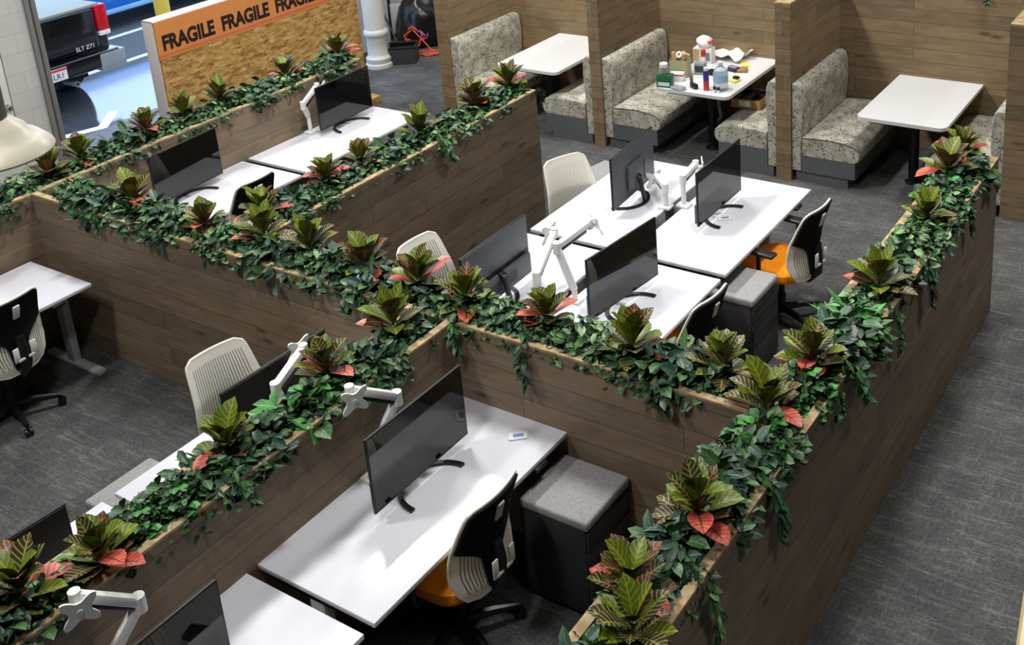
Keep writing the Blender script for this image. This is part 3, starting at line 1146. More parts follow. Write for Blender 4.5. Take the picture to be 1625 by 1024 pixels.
def croton(seed, red=3):
    r = random.Random(seed)
    t = thing('croton_plant', 'croton', 'plant', group='croton plants in the planters')
    fo, rd = MB(), MB()
    n = 22
    for i in range(n):
        f = i / (n - 1)
        az = i * 2.39996 + r.uniform(-0.3, 0.3)
        el = R(82 - 62 * f + r.uniform(-9, 9))
        d = Vector((math.cos(az) * math.cos(el), math.sin(az) * math.cos(el), math.sin(el)))
        up = Vector((-math.cos(az) * math.sin(el), -math.sin(az) * math.sin(el), math.cos(el)))
        base = Vector((0, 0, 0.12 - 0.10 * f)) + d * 0.012
        L = r.uniform(0.15, 0.205) * (1.0 - 0.12 * abs(f - 0.5))
        wd = r.uniform(0.072, 0.100)
        if f > 0.3 and i >= n - red * 4 and (n - i) % 4 == 1:
            e2 = R(r.uniform(22, 50))
            d = Vector((math.cos(az) * math.cos(e2), math.sin(az) * math.cos(e2), math.sin(e2)))
            up = Vector((-math.cos(az) * math.sin(e2), -math.sin(az) * math.sin(e2), math.cos(e2)))
            leaf_rows(rd, base + Vector((0, 0, 0.03)), d, up, L * 1.12, wd * 1.1, r.uniform(0.4, 0.9), 0, 6, 0.14)
        else:
            k = r.random()
            mi = 0 if k < 0.55 - 0.3 * f else (1 if k < 0.86 else 2)
            leaf_rows(fo, base, d, up, L, wd, r.uniform(0.2, 0.8), mi, 6, 0.17)
    fo.build('foliage', ['croton_olive', 'croton_dark', 'croton_brown'], t)
    if red:
        rd.build('red_leaves', 'croton_red', t)['label'] = 'coral red leaves'
    MB().tube([(0, 0, -0.16), (0.004, 0, 0.0), (0, 0, 0.13)], [0.008, 0.007, 0.004], 6).build('stem', 'stem', t)
    return t


def bush(seed, leaf, Wr, n, mats, shape, Lr=(0.19, 0.158), hz=0.185, cat='ivy_plant', hang=0.16):
    """low leafy clump; long along local y"""
    r = random.Random(seed)
    t = thing(cat, 'ivy', 'plant', group='green filler plants in the planters')
    fo = MB()
    stems = MB()
    for i in range(n):
        a, q = r.uniform(0, 2 * math.pi), math.sqrt(r.random())
        x, y = math.cos(a) * q * Lr[1], math.sin(a) * q * Lr[0]
        z = hz * (1 - 0.75 * q * q) * r.uniform(0.35, 1.0)
        if q > 0.86 and r.random() < hang:
            z -= r.uniform(0.03, 0.10)
            x *= 1.1
        out = Vector((x, y, 0.0))
        if out.length > 1e-3:
            out.normalize()
        el = r.uniform(-0.5, 0.9) if shape != 'long' else r.uniform(0.1, 1.2)
        az = math.atan2(out.y, out.x) + r.uniform(-1.3, 1.3)
        d = Vector((math.cos(az) * math.cos(el), math.sin(az) * math.cos(el), math.sin(el)))
        up = Vector((r.uniform(-0.6, 0.6), r.uniform(-0.6, 0.6), 1)) + out * 0.5
        L = leaf * r.uniform(0.75, 1.3)
        leaf_rows(fo, Vector((x, y, z)), d, up, L, L * Wr, r.uniform(0.1, 0.7), r.choices(range(len(mats)), [5, 5, 3, 1][:len(mats)])[0], 3, 0.14, shape)
        if i % 9 == 0:
            stems.tube([(x * 0.25, y * 0.25, -0.14), (x * 0.7, y * 0.7, z * 0.4), (x, y, z)], 0.0022, 4, 0, False)
    fo.build('foliage', mats, t)
    stems.build('stem', 'stem', t)
    return t


def vine(seed, length, mats):
    """hanging strand; starts at the rim, hangs towards +x and down"""
    r = random.Random(seed)
    t = thing('trailing_vine', 'vine', 'vine', group='vine strands hanging over the planters')
    fo, st = MB(), MB()
    pts = [Vector((-0.09, 0, 0.03)), Vector((-0.02, 0, 0.035)), Vector((0.03, 0.0, 0.0))]
    y = 0
    nseg = 9
    for i in range(nseg):
        y += r.uniform(-0.014, 0.014)
        pts.append(Vector((0.032 + r.uniform(0, 0.014), y, -length * (i + 1) / nseg)))
    st.tube(pts, 0.0022, 5)
    for i, p in enumerate(pts):
        for k in range(3 if i < 6 else 2):
            az = r.uniform(-1.5, 1.5)
            d = Vector((math.cos(az) * 0.8, math.sin(az), -0.55 + r.uniform(-0.3, 0.3)))
            leaf_rows(fo, p + Vector((0.004, 0, r.uniform(-0.02, 0.02))), d, Vector((0.9, r.uniform(-.5, .5), 0.5)), r.uniform(0.04, 0.07), r.uniform(0.03, 0.05), 0.3, r.choices(range(len(mats)), [5, 4, 2][:len(mats)])[0], 3, 0.12, 'heart')
    fo.build('foliage', mats, t)
    st.build('stem', 'stem', t)
    return t


CR = [croton(100 + i, red) for i, red in enumerate((3, 2, 3, 1, 0, 2))]
IV = [bush(200, 0.062, 0.85, 210, ['ivy_dark', 'ivy_mid', 'ivy_blue'], 'heart'),
      bush(201, 0.052, 0.8, 240, ['ivy_mid', 'ivy_dark', 'ivy_pale'], 'heart'),
      bush(202, 0.078, 0.75, 150, ['ivy_blue', 'ivy_dark', 'ivy_mid'], 'heart'),
      bush(203, 0.045, 0.9, 280, ['ivy_dark', 'ivy_mid', 'ivy_bright'], 'oval'),
      bush(204, 0.085, 0.42, 170, ['ivy_dark', 'ivy_mid', 'ivy_blue'], 'oval')]
BR = [bush(300, 0.11, 0.62, 34, ['ivy_bright', 'ivy_mid'], 'oval', (0.12, 0.12), 0.15, 'broadleaf_plant', 0.0),
      bush(301, 0.085, 0.38, 150, ['ivy_bright', 'ivy_mid'], 'oval', (0.17, 0.15), 0.17, 'fern_plant', 0.2)]
VN = [vine(400, 0.20, ['ivy_dark', 'ivy_blue', 'ivy_mid']), vine(401, 0.30, ['ivy_mid', 'ivy_dark', 'ivy_pale']),
      vine(402, 0.13, ['ivy_mid', 'ivy_blue', 'ivy_bright'])]
USED = {}


def put(proto, loc, rz, label, scale=1.0):
    u = USED.setdefault(proto.name, [])
    return placed(proto, u, loc, rz, label, scale)


ORD = ['first', 'second', 'third', 'fourth', 'fifth', 'sixth', 'seventh', 'eighth', 'ninth', 'tenth', 'eleventh', 'twelfth',
       'thirteenth', 'fourteenth', 'fifteenth', 'sixteenth', 'seventeenth', 'eighteenth', 'nineteenth', 'twentieth']


def ordn(i):
    return ORD[i] if i < 20 else 'twenty-' + ORD[i - 20]


PLN = {'crate': dict(ax='y', c=X5 - TH / 2, name='crate planter'),
       'dark': dict(ax='y', c=X4 - TH / 2, name='bench side planter'),
       'cross': dict(ax='x', c=TH / 2, name='crossing planter'),
       'near': dict(ax='y', c=X2 - TH / 2, name='near desk planter'),
       'walk': dict(ax='y', c=X3 - TH / 2, name='walkway planter')}
# photo pixel of each croton's middle, bottom of the photo upwards
CRP = {'crate': [(75, 262), (100, 232), (212, 192), (288, 172), (338, 148), (428, 105), (522, 75)],
       'dark': [(405, 322), (512, 272), (560, 242), (640, 192), (748, 152), (790, 122)],
       'cross': [(215, 300), (322, 345), (430, 355), (492, 382), (577, 408), (662, 432), (738, 462), (876, 480), (1003, 538), (1147, 568)],
       'near': [(25, 925), (155, 868), (358, 692), (502, 570), (622, 502)],
       'walk': [(1012, 985), (1000, 908), (1105, 795), (1215, 628), (1290, 558), (1395, 438), (1472, 330), (1500, 258), (1530, 228)]}
END = {'crate': 'the corner', 'dark': 'the crossing planter', 'cross': 'the crate side corner', 'near': 'the bottom left', 'walk': 'the bottom edge'}
BRIGHT = {'near': [(460, 640, 0)], 'walk': [(1352, 498, 1)], 'cross': [], 'crate': [], 'dark': []}
RNG = {'crate': (-0.35, 3.42), 'dark': (0.48, 3.3), 'cross': (-5.85, -0.45), 'near': (-2.6, -0.06), 'walk': (-1.7, 3.4)}
LOOK = ['red tipped', 'olive leaved', 'cream veined']
k = 0
for key, P in PLN.items():
    pos = []
    for i, (u, v) in enumerate(CRP[key]):
        q = px(u, v, 2, 1.30)
        s = q.y if P['ax'] == 'y' else q.x
        o = q.x - P['c'] if P['ax'] == 'y' else q.y - P['c']
        o = max(-0.07, min(0.07, o))
        pos.append(s)
        loc = (P['c'] + o, s, 1.155) if P['ax'] == 'y' else (s, P['c'] + o, 1.155)
        pr = CR[k % len(CR)]
        k += 1
        put(pr, loc, rnd.uniform(0, 6.28), 'croton with %sleaves, %s from %s on the %s' % ('coral and green ' if pr is not CR[4] else 'olive striped ', ordn(i), END[key], P['name']), rnd.uniform(0.92, 1.12))
    for i, (u, v, b) in enumerate(BRIGHT[key]):
        q = px(u, v, 2, 1.27)
        put(BR[b], (P['c'], q.y, 1.14), rnd.uniform(0, 6), ['bright green broad leaved plant on the planter behind the near desk', 'bright green feathery plant on the walkway planter below the orange chair'][b], 1.1)
        pos.append(q.y)
    a, b = RNG[key]
    n = int((b - a) / 0.155)
    for i in range(n):
        s = a + (b - a) * (i + 0.5) / n + rnd.uniform(-0.03, 0.03)
        near = min(abs(s - p) for p in pos)
        sc = rnd.uniform(0.9, 1.1) if near > 0.1 else rnd.uniform(0.74, 0.86)
        o = rnd.uniform(-0.035, 0.035)
        pr = IV[rnd.choices(range(5), [3, 4, 3, 2, 2])[0]]
        if P['ax'] == 'y':
            put(pr, (P['c'] + o, s, 1.125), rnd.choice((0, math.pi)) + rnd.uniform(-0.2, 0.2), 'green ivy clump, %s from %s on the %s' % (ordn(i), END[key], P['name']), sc)
        else:
            put(pr, (s, P['c'] + o, 1.125), math.pi / 2 + rnd.choice((0, math.pi)) + rnd.uniform(-0.2, 0.2), 'green ivy clump, %s from %s on the %s' % (ordn(i), END[key], P['name']), sc)

# hanging strands: rim pixel, planter face, direction
VP = [(830, 545, 'y', 0.0, -90, 0, 1.0, 'over the face of the crossing planter near the near desk monitor'),
      (718, 515, 'y', 0.0, -90, 2, 1.0, 'at the inner corner above the near desk monitor'),
      (148, 343, 'y', 0.0, -90, 2, 0.8, 'over the crossing planter close to the left desk'),
      (600, 472, 'y', 0.0, -90, 2, 0.6, 'over the crossing planter above the slotted white chair'),
      (690, 222, 'x', X4, 0, 2, 1.2, 'over the dark planter face left of the bench'),
      (855, 145, 'y', 3.36, 90, 0, 0.7, 'at the booth end of the dark planter'),
      (380, 765, 'x', X2, 0, 2, 0.9, 'over the planter behind the near desk'),
      (1215, 776, 'x', 0.0, 0, 0, 1.15, 'with dark leaves over the walkway planter face'),
      (1110, 925, 'x', 0.0, 0, 1, 1.0, 'longest, over the walkway planter at the bottom edge'),
      (1345, 590, 'x', 0.0, 0, 2, 1.3, 'over the walkway planter left of its middle'),
      (1415, 495, 'x', 0.0, 0, 1, 0.9, 'over the middle of the walkway planter'),
      (1468, 425, 'x', 0.0, 0, 0, 1.1, 'over the walkway planter opposite the orange chair'),
      (1540, 330, 'x', 0.0, 0, 0, 0.9, 'over the walkway planter towards the booths'),
      (1580, 275, 'x', 0.0, 0, 2, 1.0, 'at the booth end of the walkway planter'),
      (1325, 620, 'x', 0.0, 0, 1, 0.6, 'small, over the walkway planter below the tall drawer cabinet')]
for u, v, ax, val, ang, kind, sc, lab in VP:
    q = px(u, v, 2, 1.2)
    loc = (q.x, val, 1.2) if ax == 'y' else (val, q.y, 1.2)
    put(VN[kind], loc, R(ang), 'green vine strand hanging ' + lab, sc)
q = px(1560, 2, 1, YB1)
put(VN[1], (q.x, YB1 + 0.005, 1.9), R(-90), 'green vine strand hanging down the booth back wall at the top edge', 1.2)

# ------------------------------------------------------------------ things at the back
# crate
XC = -7.5
cr0, cr1 = px(242, 36, 0, XC), px(559, 0, 0, XC)
CZ, CY0, CY1 = cr0.z, cr0.y, cr1.y + 0.06


def osb():
    m = mat('osb', srgb(176, 138, 74), 0.8)
    k = NT(m)
    v = k.n('ShaderNodeTexVoronoi', i_Scale=1.0)
    mp = k.uv((13, 42, 1), rot=(0, 0, R(10)))
    n = k.n('ShaderNodeTexNoise', i_Scale=2.0, i_Detail=3.0)
    k.l(mp, n.inputs['Vector'])
    ad = k.n('ShaderNodeVectorMath', operation='MULTIPLY_ADD')
    k.l(n.outputs['Color'], ad.inputs[0])
    ad.inputs[1].default_value = (2.2, 2.2, 0)
    k.l(mp, ad.inputs[2])
    k.l(ad.outputs[0], v.inputs['Vector'])
    s = k.n('ShaderNodeSeparateColor')
    k.l(v.outputs['Color'], s.inputs[0])
    c = k.ramp(s.outputs[0], [(0.0, srgb(140, 100, 48)), (0.35, srgb(176, 136, 72)), (0.75, srgb(192, 154, 88)), (1.0, srgb(206, 172, 108))])
    dark = k.ramp(k.noise(k.uv((14, 34, 1), rot=(0, 0, R(14))), 1.0, 3, 0.6, 1.6), [(0.56, 1.0), (0.63, 0.5)])
    k.l(k.mix(1.0, c, dark, 'MULTIPLY'), k.b.inputs['Base Color'])


osb()
mat('wrap', srgb(206, 200, 196), 0.3, spec=0.6)
mat('tape', srgb(214, 138, 74), 0.3)
mat('tape_red', srgb(206, 110, 76), 0.3)
mat('ink', srgb(30, 20, 18), 0.6)
t = thing('shipping_crate', 'tall strand board shipping crate wrapped with orange fragile tape', 'crate', (XC - 0.09, (CY0 + CY1) / 2, 0))
T = lambda: MB(Matrix.Translation((-XC + 0.09, -(CY0 + CY1) / 2, 0)))
T().box(XC - 0.17, XC, CY0 + 0.012, CY1, 0.10, CZ - 0.012).build('board', 'osb', t, False)
T().rbox(XC - 0.178, XC - 0.02, CY0, CY0 + 0.012, 0.1, CZ, 0.003).build('end_wrap', 'wrap', t)
T().rbox(XC - 0.178, XC + 0.0, CY0, CY1, CZ - 0.012, CZ, 0.003).build('top_wrap', 'wrap', t)
T().rbox(XC - 0.30, XC + 0.10, CY0, CY1 + 0.10, 0.0, 0.10, 0.005).build('skid', 'osb', t)
tp = T().box(XC, XC + 0.002, CY0 + 0.001, CY1, CZ - 0.38, CZ - 0.01).build('tape', 'tape', t, False)
T().box(XC + 0.002, XC + 0.003, CY0 + 0.001, CY1, CZ - 0.36, CZ - 0.335).build('tape_edge', 'tape_red', tp, False)
Lc = CY1 - CY0
vs, fs = text_mb('FRAGILE', 0.20, 0.001, 0.0085)
word = 0.66
for i in range(int(Lc / 0.70) + 1):
    yy = -Lc / 2 + 0.37 + i * 0.715
    if yy + word / 2 > Lc / 2:
        break
    lt = MB(Matrix.Translation((0.09 + 0.0035, yy, CZ - 0.235)) @ Matrix(((0, 0, 1, 0), (0.84, 0, 0, 0), (0, 1, 0, 0), (0, 0, 0, 1))))
    for dx, dy in ((0, 0),):
        lt.add([(x + dx, y + dy, z) for x, y, z in vs], fs)
    lt.build('lettering', 'ink', tp, False)

# column
t = thing('plaster_column', 'white round column with stepped base behind the crate', 'column', px(603, 104, 2, 0.0))
CS = 0.66
MB().lathe([(r_ * CS, z_ * CS) for r_, z_ in [(0.27, 0.0), (0.27, 0.07), (0.235, 0.09), (0.255, 0.14), (0.255, 0.19), (0.215, 0.23), (0.205, 0.26), (0.20, 0.60), (0.215, 0.63), (0.24, 0.66), (0.245, 0.70), (0.235, 0.74), (0.212, 0.77)]], 32).build('base', 'white_paint', t)
MB().lathe([(0.21 * CS, 0.77 * CS), (0.205 * CS, 1.2), (0.20 * CS, 3.6)], 32).build('shaft', 'white_paint', t)
# white panelled wall piece beyond the column
p = MB()
p.box(-9.0, -7.2, 7.9, 7.95, 0, 3.0)
for xx in (-8.75, -8.35, -7.9):
    p.box(xx, xx + 0.06, 7.87, 7.9, 0.1, 3.0)
struct('wall_panel', p, 'white_paint', 'white panelled wall behind the column')

# dustpan with broom handle
q = px(642, 98, 2, 0)
t = thing('lobby_dustpan', 'black upright dustpan on the carpet beside the white column', 'dustpan', (q.x, q.y, 0), R(35))
b = MB()
b.prism([(-0.16, -0.12), (0.16, -0.12), (0.18, 0.12), (-0.18, 0.12)], 0.0, 0.015)
for (x0, y0), (x1, y1) in (((-0.16, -0.12), (-0.18, 0.12)), ((0.16, -0.12), (0.18, 0.12)), ((-0.18, 0.12), (0.18, 0.12)), ((-0.16, -0.12), (0.16, -0.12))):
    b.bar((x0, y0, 0.12), (x1, y1, 0.12), 0.012, 0.22)
b.build('pan', 'charcoal', t)
b = MB()
b.rbox(-0.19, 0.19, 0.09, 0.14, 0.21, 0.25, 0.008)
b.rbox(-0.18, 0.18, -0.13, -0.10, 0.205, 0.235, 0.008)
b.build('rim', 'black_plastic', t)
a0 = px(630, 66, 1, q.y + 0.12)
a1 = px(602, 8, 1, q.y + 0.35)
t = thing('broom', 'thin black broom handle leaning in the dustpan by the column', 'broom', a0)
MB().tube([(0, 0, 0), a1 - a0], 0.014, 8).build('handle', 'black_plastic', t)
MB().rbox(-0.09, 0.09, -0.025, 0.025, -0.16, 0.0, 0.01).build('brush', 'charcoal', t)


# trash bags
def bag(seed, r, sc):
    bm = bmesh.new()
    bmesh.ops.create_icosphere(bm, subdivisions=4, radius=r)
    from mathutils import noise
    for v in bm.verts:
        n = v.co.normalized()
        k = noise.noise(n * 2.2 + Vector((seed, 0, 0))) * 0.18 + abs(noise.noise(n * 6 + Vector((0, seed, 0)))) * 0.14
        v.co = v.co * (1 + k)
        v.co = Vector((v.co.x * sc[0], v.co.y * sc[1], max(v.co.z * sc[2], -r * 0.62)))
        v.co.z += r * 0.62
    return MB().bm(bm)


mat('bag_black', srgb(14, 14, 16), 0.32)
for i, (u, v, r_, lab) in enumerate([(674, 66, 0.36, 'black plastic trash bag beside the booth partition, larger and nearer'), (660, 44, 0.32, 'black plastic trash bag farther back by the white panel')]):
    q = px(u, v, 2, 0.0)
    t = thing('trash_bag', lab, 'trash bag', q, 0, 'black trash bags')
    bag(3 + 4 * i, r_, (1, 1, 1.35)).build('sack', 'bag_black', t, True, 80)
    MB().tube([(0, 0, r_ * 2.0), (0.02, 0.02, r_ * 2.3), (0.08, 0, r_ * 2.42)], [0.05, 0.03, 0.07], 8).build('knot', 'bag_black', t)
# hand cart frame
q = px(641, 66, 2, 0.0)
t = thing('folding_cart', 'folded black cart frame behind the dustpan', 'cart', q, R(30))
MB().tube([(-0.16, 0, 0.05), (-0.16, 0.04, 0.62), (-0.12, 0.045, 0.68), (0.10, 0.045, 0.70), (0.14, 0.04, 0.64), (0.14, 0, 0.05)], 0.022, 8).build('frame', 'black_plastic', t)
MB().rbox(-0.14, 0.12, -0.01, 0.02, 0.12, 0.55, 0.006).build('panel', 'leg_grey', t)
# orange cord
mat('cord_orange', srgb(214, 84, 50), 0.5)
mat('cord_purple', srgb(130, 90, 150), 0.5)
q = px(658, 84, 2, 0.0)
rx = ROT.to_matrix() @ Vector((1, 0, 0))
rx = Vector((rx.x, rx.y, 0)).normalized()
ry = Vector((-rx.y, rx.x, 0))
pts = []
for i in range(110):
    a = i * 0.42
    k = 0.115 + 0.03 * math.sin(i * 1.7)
    p = q + rx * (k * math.cos(a)) + ry * (0.16 + 0.03 * math.sin(i * 0.9)) + Vector((0, 0, 0.19 + k * math.sin(a)))
    pts.append((p.x, p.y, max(0.012, p.z)))
e = px(682, 86, 2, 0.01)
for i in range(46):
    a = i * 0.5
    pts.append((e.x - 0.03 + (0.15 + 0.05 * math.sin(i * 0.37)) * math.cos(a) + 0.002 * i, e.y + 0.12 * math.sin(a * 1.07) + 0.0015 * i, 0.012 + 0.006 * (i % 5)))
t = thing('extension_cord', 'tangled orange extension cord lying by the black trash bags', 'cord', (q.x, q.y, 0))
MB(Matrix.Translation((-q.x, -q.y, 0))).tube(pts, 0.008, 6).build('cable', 'cord_orange', t)
MB(Matrix.Translation((-q.x, -q.y, 0))).tube([(q.x + 0.05 * math.cos(a * 0.5), q.y + 0.12 + 0.01 * a, 0.2 + 0.07 * math.sin(a * 0.5)) for a in range(14)], 0.012, 6).build('tie', 'cord_purple', t)['label'] = 'purple band'

# ------------------------------------------------------------------ outside: pickup, car, bollard
mat('car_black', srgb(14, 15, 20), 0.12, spec=0.6, coat=0.6)
mat('tonneau', srgb(150, 150, 140), 0.6)
mat('tail_red', srgb(200, 24, 40), 0.15)
mat('lamp_white', srgb(230, 230, 228), 0.2)
mat('bumper_silver', srgb(150, 160, 164), 0.3, 0.3)
mat('tyre', srgb(18, 18, 18), 0.8)
mat('glass_dark', srgb(24, 28, 36), 0.06, spec=0.7)
mat('plate_white', srgb(216, 214, 218), 0.4)
mat('plate_ink', srgb(46, 48, 110), 0.5)
mat('plate_red', srgb(200, 60, 70), 0.5)
XT, YT0, YT1 = -10.85, 2.05, 4.0
t = thing('pickup_truck', 'black pickup truck parked outside the garage opening, tail towards us', 'truck', (XT, (YT0 + YT1) / 2, 0))
T = lambda: MB(Matrix.Translation((-XT, -(YT0 + YT1) / 2, 0)))
b = T()
b.rbox(XT - 5.2, XT - 0.06, YT0, YT1, 0.48, 1.17, 0.05, 3)
b.build('body', 'car_black', t)
b = T()
b.rbox(XT - 3.9, XT - 1.95, YT0 + 0.12, YT1 - 0.12, 1.1, 1.78, 0.16, 3)
cab = b.build('cab', 'car_black', t)
T().box(XT - 1.955, XT - 1.94, YT0 + 0.28, YT1 - 0.28, 1.28, 1.62).build('rear_window', 'glass_dark', cab, False)
T().rbox(XT - 1.9, XT - 0.04, YT0 + 0.06, YT1 - 0.06, 1.165, 1.215, 0.02).build('bed_cover', 'tonneau', t)
g = T().rbox(XT - 0.07, XT - 0.02, YT0 + 0.16, YT1 - 0.17, 0.66, 1.17, 0.03, 3).build('tailgate', 'car_black', t)
T().box(XT - 0.022, XT - 0.016, YT0 + 0.22, YT1 - 0.22, 0.735, 0.75).build('groove', 'black_plastic', g, False)
vs, fs = text_mb('SLT Z71', 0.075)
mk = MB(Matrix.Translation((-0.015, 0.60, 0.715 + 0.0)) @ Matrix(((0, 0, 1, 0), (1, 0, 0, 0), (0, 1, 0, 0), (0, 0, 0, 1))))
mk.add(vs, fs)
mk.build('lettering', 'lamp_white', g, False)
for s_, y in ((1, YT1 - 0.09), (-1, YT0 + 0.09)):
    l = T().rbox(XT - 0.14, XT - 0.01, y - 0.065, y + 0.065 if s_ < 0 else y + 0.093, 0.86, 1.19, 0.02).build('tail_light', 'tail_red', t)
    T().rbox(XT - 0.13, XT - 0.008, y - 0.06, y + 0.092 if s_ > 0 else y + 0.06, 0.80, 0.862, 0.012).build('reverse_light', 'lamp_white', l)
bp = T().rbox(XT - 0.18, XT + 0.12, YT0 + 0.02, YT1 + 0.0, 0.44, 0.64, 0.03, 3).build('bumper', 'car_black', t)
T().rbox(XT - 0.30, XT + 0.125, YT1 - 0.30, YT1 + 0.06, 0.40, 0.62, 0.02, 2).build('bumper_end', 'bumper_silver', bp)
pc = px(88, 105, 0, XT + 0.13)
lp = T().box(XT + 0.1205, XT + 0.127, pc.y - 0.17, pc.y + 0.13, 0.46, 0.61).build('license_plate', 'plate_white', t, False)
T().box(XT + 0.127, XT + 0.1285, pc.y - 0.165, pc.y + 0.125, 0.575, 0.605).build('plate_band', 'plate_red', lp, False)
vs, fs = text_mb('4 LR1', 0.095)
mk = MB(Matrix.Translation((0.129, pc.y - 0.02 - (YT0 + YT1) / 2, 0.515)) @ Matrix(((0, 0, 1, 0), (1, 0, 0, 0), (0, 1, 0, 0), (0, 0, 0, 1))))
mk.add(vs, fs)
mk.build('lettering', 'plate_ink', lp, False)
for xx in (XT - 1.0, XT - 4.2):
    for yy in (YT0 + 0.14, YT1 - 0.14):
        m = MB(Matrix.Translation((xx - XT, yy - (YT0 + YT1) / 2, 0.36)) @ Matrix.Rotation(R(90), 4, 'X'))
        m.lathe([(0.2, -0.12), (0.33, -0.125), (0.36, -0.09), (0.36, 0.09), (0.33, 0.125), (0.2, 0.12)], 28)
        wl = m.build('wheel', 'tyre', t)
        m = MB(Matrix.Translation((xx - XT, yy - (YT0 + YT1) / 2, 0.36)) @ Matrix.Rotation(R(90), 4, 'X'))
        m.lathe([(0.2, -0.11), (0.2, 0.11)], 20)
        m.build('rim', 'bumper_silver', wl)
m = MB(Matrix.Translation((0.02, 0.35, 0.33)) @ Matrix.Rotation(R(90), 4, 'Y'))
m.lathe([(0.035, -0.5), (0.035, 0.05), (0.028, 0.05), (0.028, -0.1)], 16)
m.build('exhaust', 'bumper_silver', t)
T().box(XT - 1.5, XT - 0.2, YT0 + 0.3, YT1 - 0.3, 0.3, 0.48).build('underbody', 'tyre', t, False)

mat('car_blue', srgb(30, 110, 205), 0.12, coat=0.6)
q = px(215, 18, 2, 0.22)
t = thing('blue_car', 'bright blue car parked beyond the parking lines at the top edge', 'car', (q.x - 1.0, q.y + 0.5, 0), R(0))
b = MB()
pr = [(-0.9, 0.25), (0.9, 0.25), (0.95, 0.45), (0.92, 0.64), (0.60, 0.72), (0.30, 1.02), (-0.66, 1.02), (-0.84, 0.72), (-0.95, 0.5)]
vs, fs = [], []
for y, sc in ((-2.2, 0.55), (-1.95, 0.85), (-1.2, 1), (1.2, 1), (1.95, 0.85), (2.2, 0.55)):
    for x, z in pr:
        vs.append((x * (0.85 + 0.15 * sc), y, z if z < 0.73 else 0.72 + (z - 0.72) * (1 if sc == 1 else (sc - 0.5) * 0.5)))
n = len(pr)
for i in range(5):
    for k_ in range(n):
        fs.append((i * n + k_, i * n + (k_ + 1) % n, (i + 1) * n + (k_ + 1) % n, (i + 1) * n + k_))
fs += [tuple(range(n - 1, -1, -1)), tuple(range(5 * n, 6 * n))]
b.add(vs, fs)
b.build('body', 'car_blue', t)
mat('car_trim', srgb(150, 200, 235), 0.2)
MB().rbox(0.89, 0.935, -1.0, 1.0, 0.27, 0.34, 0.01).build('sill', 'car_trim', t)
for yy in (-1.35, 1.35):
    for xx in (-0.83, 0.83):
        m = MB(Matrix.Translation((xx, yy, 0.31)) @ Matrix.Rotation(R(90), 4, 'Y'))
        m.lathe([(0.19, -0.1), (0.29, -0.105), (0.31, -0.08), (0.31, 0.08), (0.29, 0.105), (0.19, 0.1)], 24)
        m.build('wheel', 'tyre', t)
mat('bollard_yellow', srgb(226, 190, 70), 0.5)
q = px(258, 16, 2, 0.0)
q = px(258, 16, 0, -12.6)
t = thing('bollard', 'yellow post behind the top left corner of the crate', 'bollard', (q.x, q.y, 0))
MB().lathe([(0.11, 0.0), (0.11, 1.25), (0.09, 1.3), (0.0, 1.33)], 20).build('post', 'bollard_yellow', t)

# ------------------------------------------------------------------ pendant lamp and rail
dv = ROT.to_matrix() @ Vector(((-15 - PX) / F, -(238 - PY) / F, -1.0))
dv.normalize()
LP = CAM + dv * 4.6
mat('lamp_cream', srgb(196, 192, 170), 0.35)
t = thing('pendant_lamp', 'cream domed pendant lamp with grey metal housing at the left edge', 'lamp', LP)
k_ = 0.215
MB().lathe([(k_ * 0.98, -0.02), (k_, -0.012), (k_ * 0.97, 0.0), (k_ * 0.80, 0.035), (k_ * 0.66, 0.052), (k_ * 0.60, 0.075), (k_ * 0.46, 0.10), (k_ * 0.40, 0.115)], 40).build('shade', 'lamp_cream', t)
mat('housing_grey', srgb(120, 120, 122), 0.35, 0.6)
MB().lathe([(k_ * 0.37, 0.09), (k_ * 0.37, 0.48), (k_ * 0.30, 0.52)], 28).build('housing', 'housing_grey', t)
MB().tube([(0, 0, 0.5), (0, 0, 6.5 - LP.z)], 0.008, 8).build('hanger', 'black_metal', t)
r0, r1 = px(1613, 1024, 2, 3.2), px(1628, 920, 2, 3.2)
dr = (r1 - r0).normalized()
sd = Vector((dr.y, -dr.x, 0))
speck_mat('rail_wood', srgb(214, 190, 150), srgb(198, 172, 130), 12)
t = thing('handrail', 'pale wooden handrail in the bottom right corner', 'railing', r0)
MB().bar(dr * -0.6 + sd * 0.05, dr * 0.10 + sd * 0.05, 0.10, 0.05, 0, 0.015).build('rail', 'rail_wood', t)
MB().tube([dr * -0.5 + sd * 0.05 + Vector((0, 0, -0.02)), dr * -0.5 + sd * 0.05 + Vector((0, 0, -3.2))], 0.02, 10).build('baluster', 'black_metal', t)

# ------------------------------------------------------------------ things on the cluttered booth table
ZT = 0.74
AT = lambda u, v, z=ZT: px(u, v, 2, z)
mat('carton_green', srgb(24, 104, 62), 0.5)
mat('carton_dark', srgb(24, 52, 40), 0.5)
mat('paper', srgb(226, 226, 224), 0.7)
mat('paper_print', srgb(120, 122, 126), 0.7)
mat('tan', srgb(188, 160, 118), 0.8)
mat('planter_glass', srgb(166, 164, 124), 0.5)
mat('red', srgb(196, 50, 48), 0.45)
mat('purple', srgb(70, 56, 140), 0.45)
mat('yellow', srgb(222, 214, 90), 0.6)
mat('cardboard', srgb(172, 136, 84), 0.85)
mat('jug', srgb(214, 222, 226), 0.12, trans=0.75, ior=1.33)
mat('blue_label', srgb(150, 186, 214), 0.5)
mat('steel_grey', srgb(132, 138, 146), 0.45)
mat('kraft', srgb(150, 118, 78), 0.8)

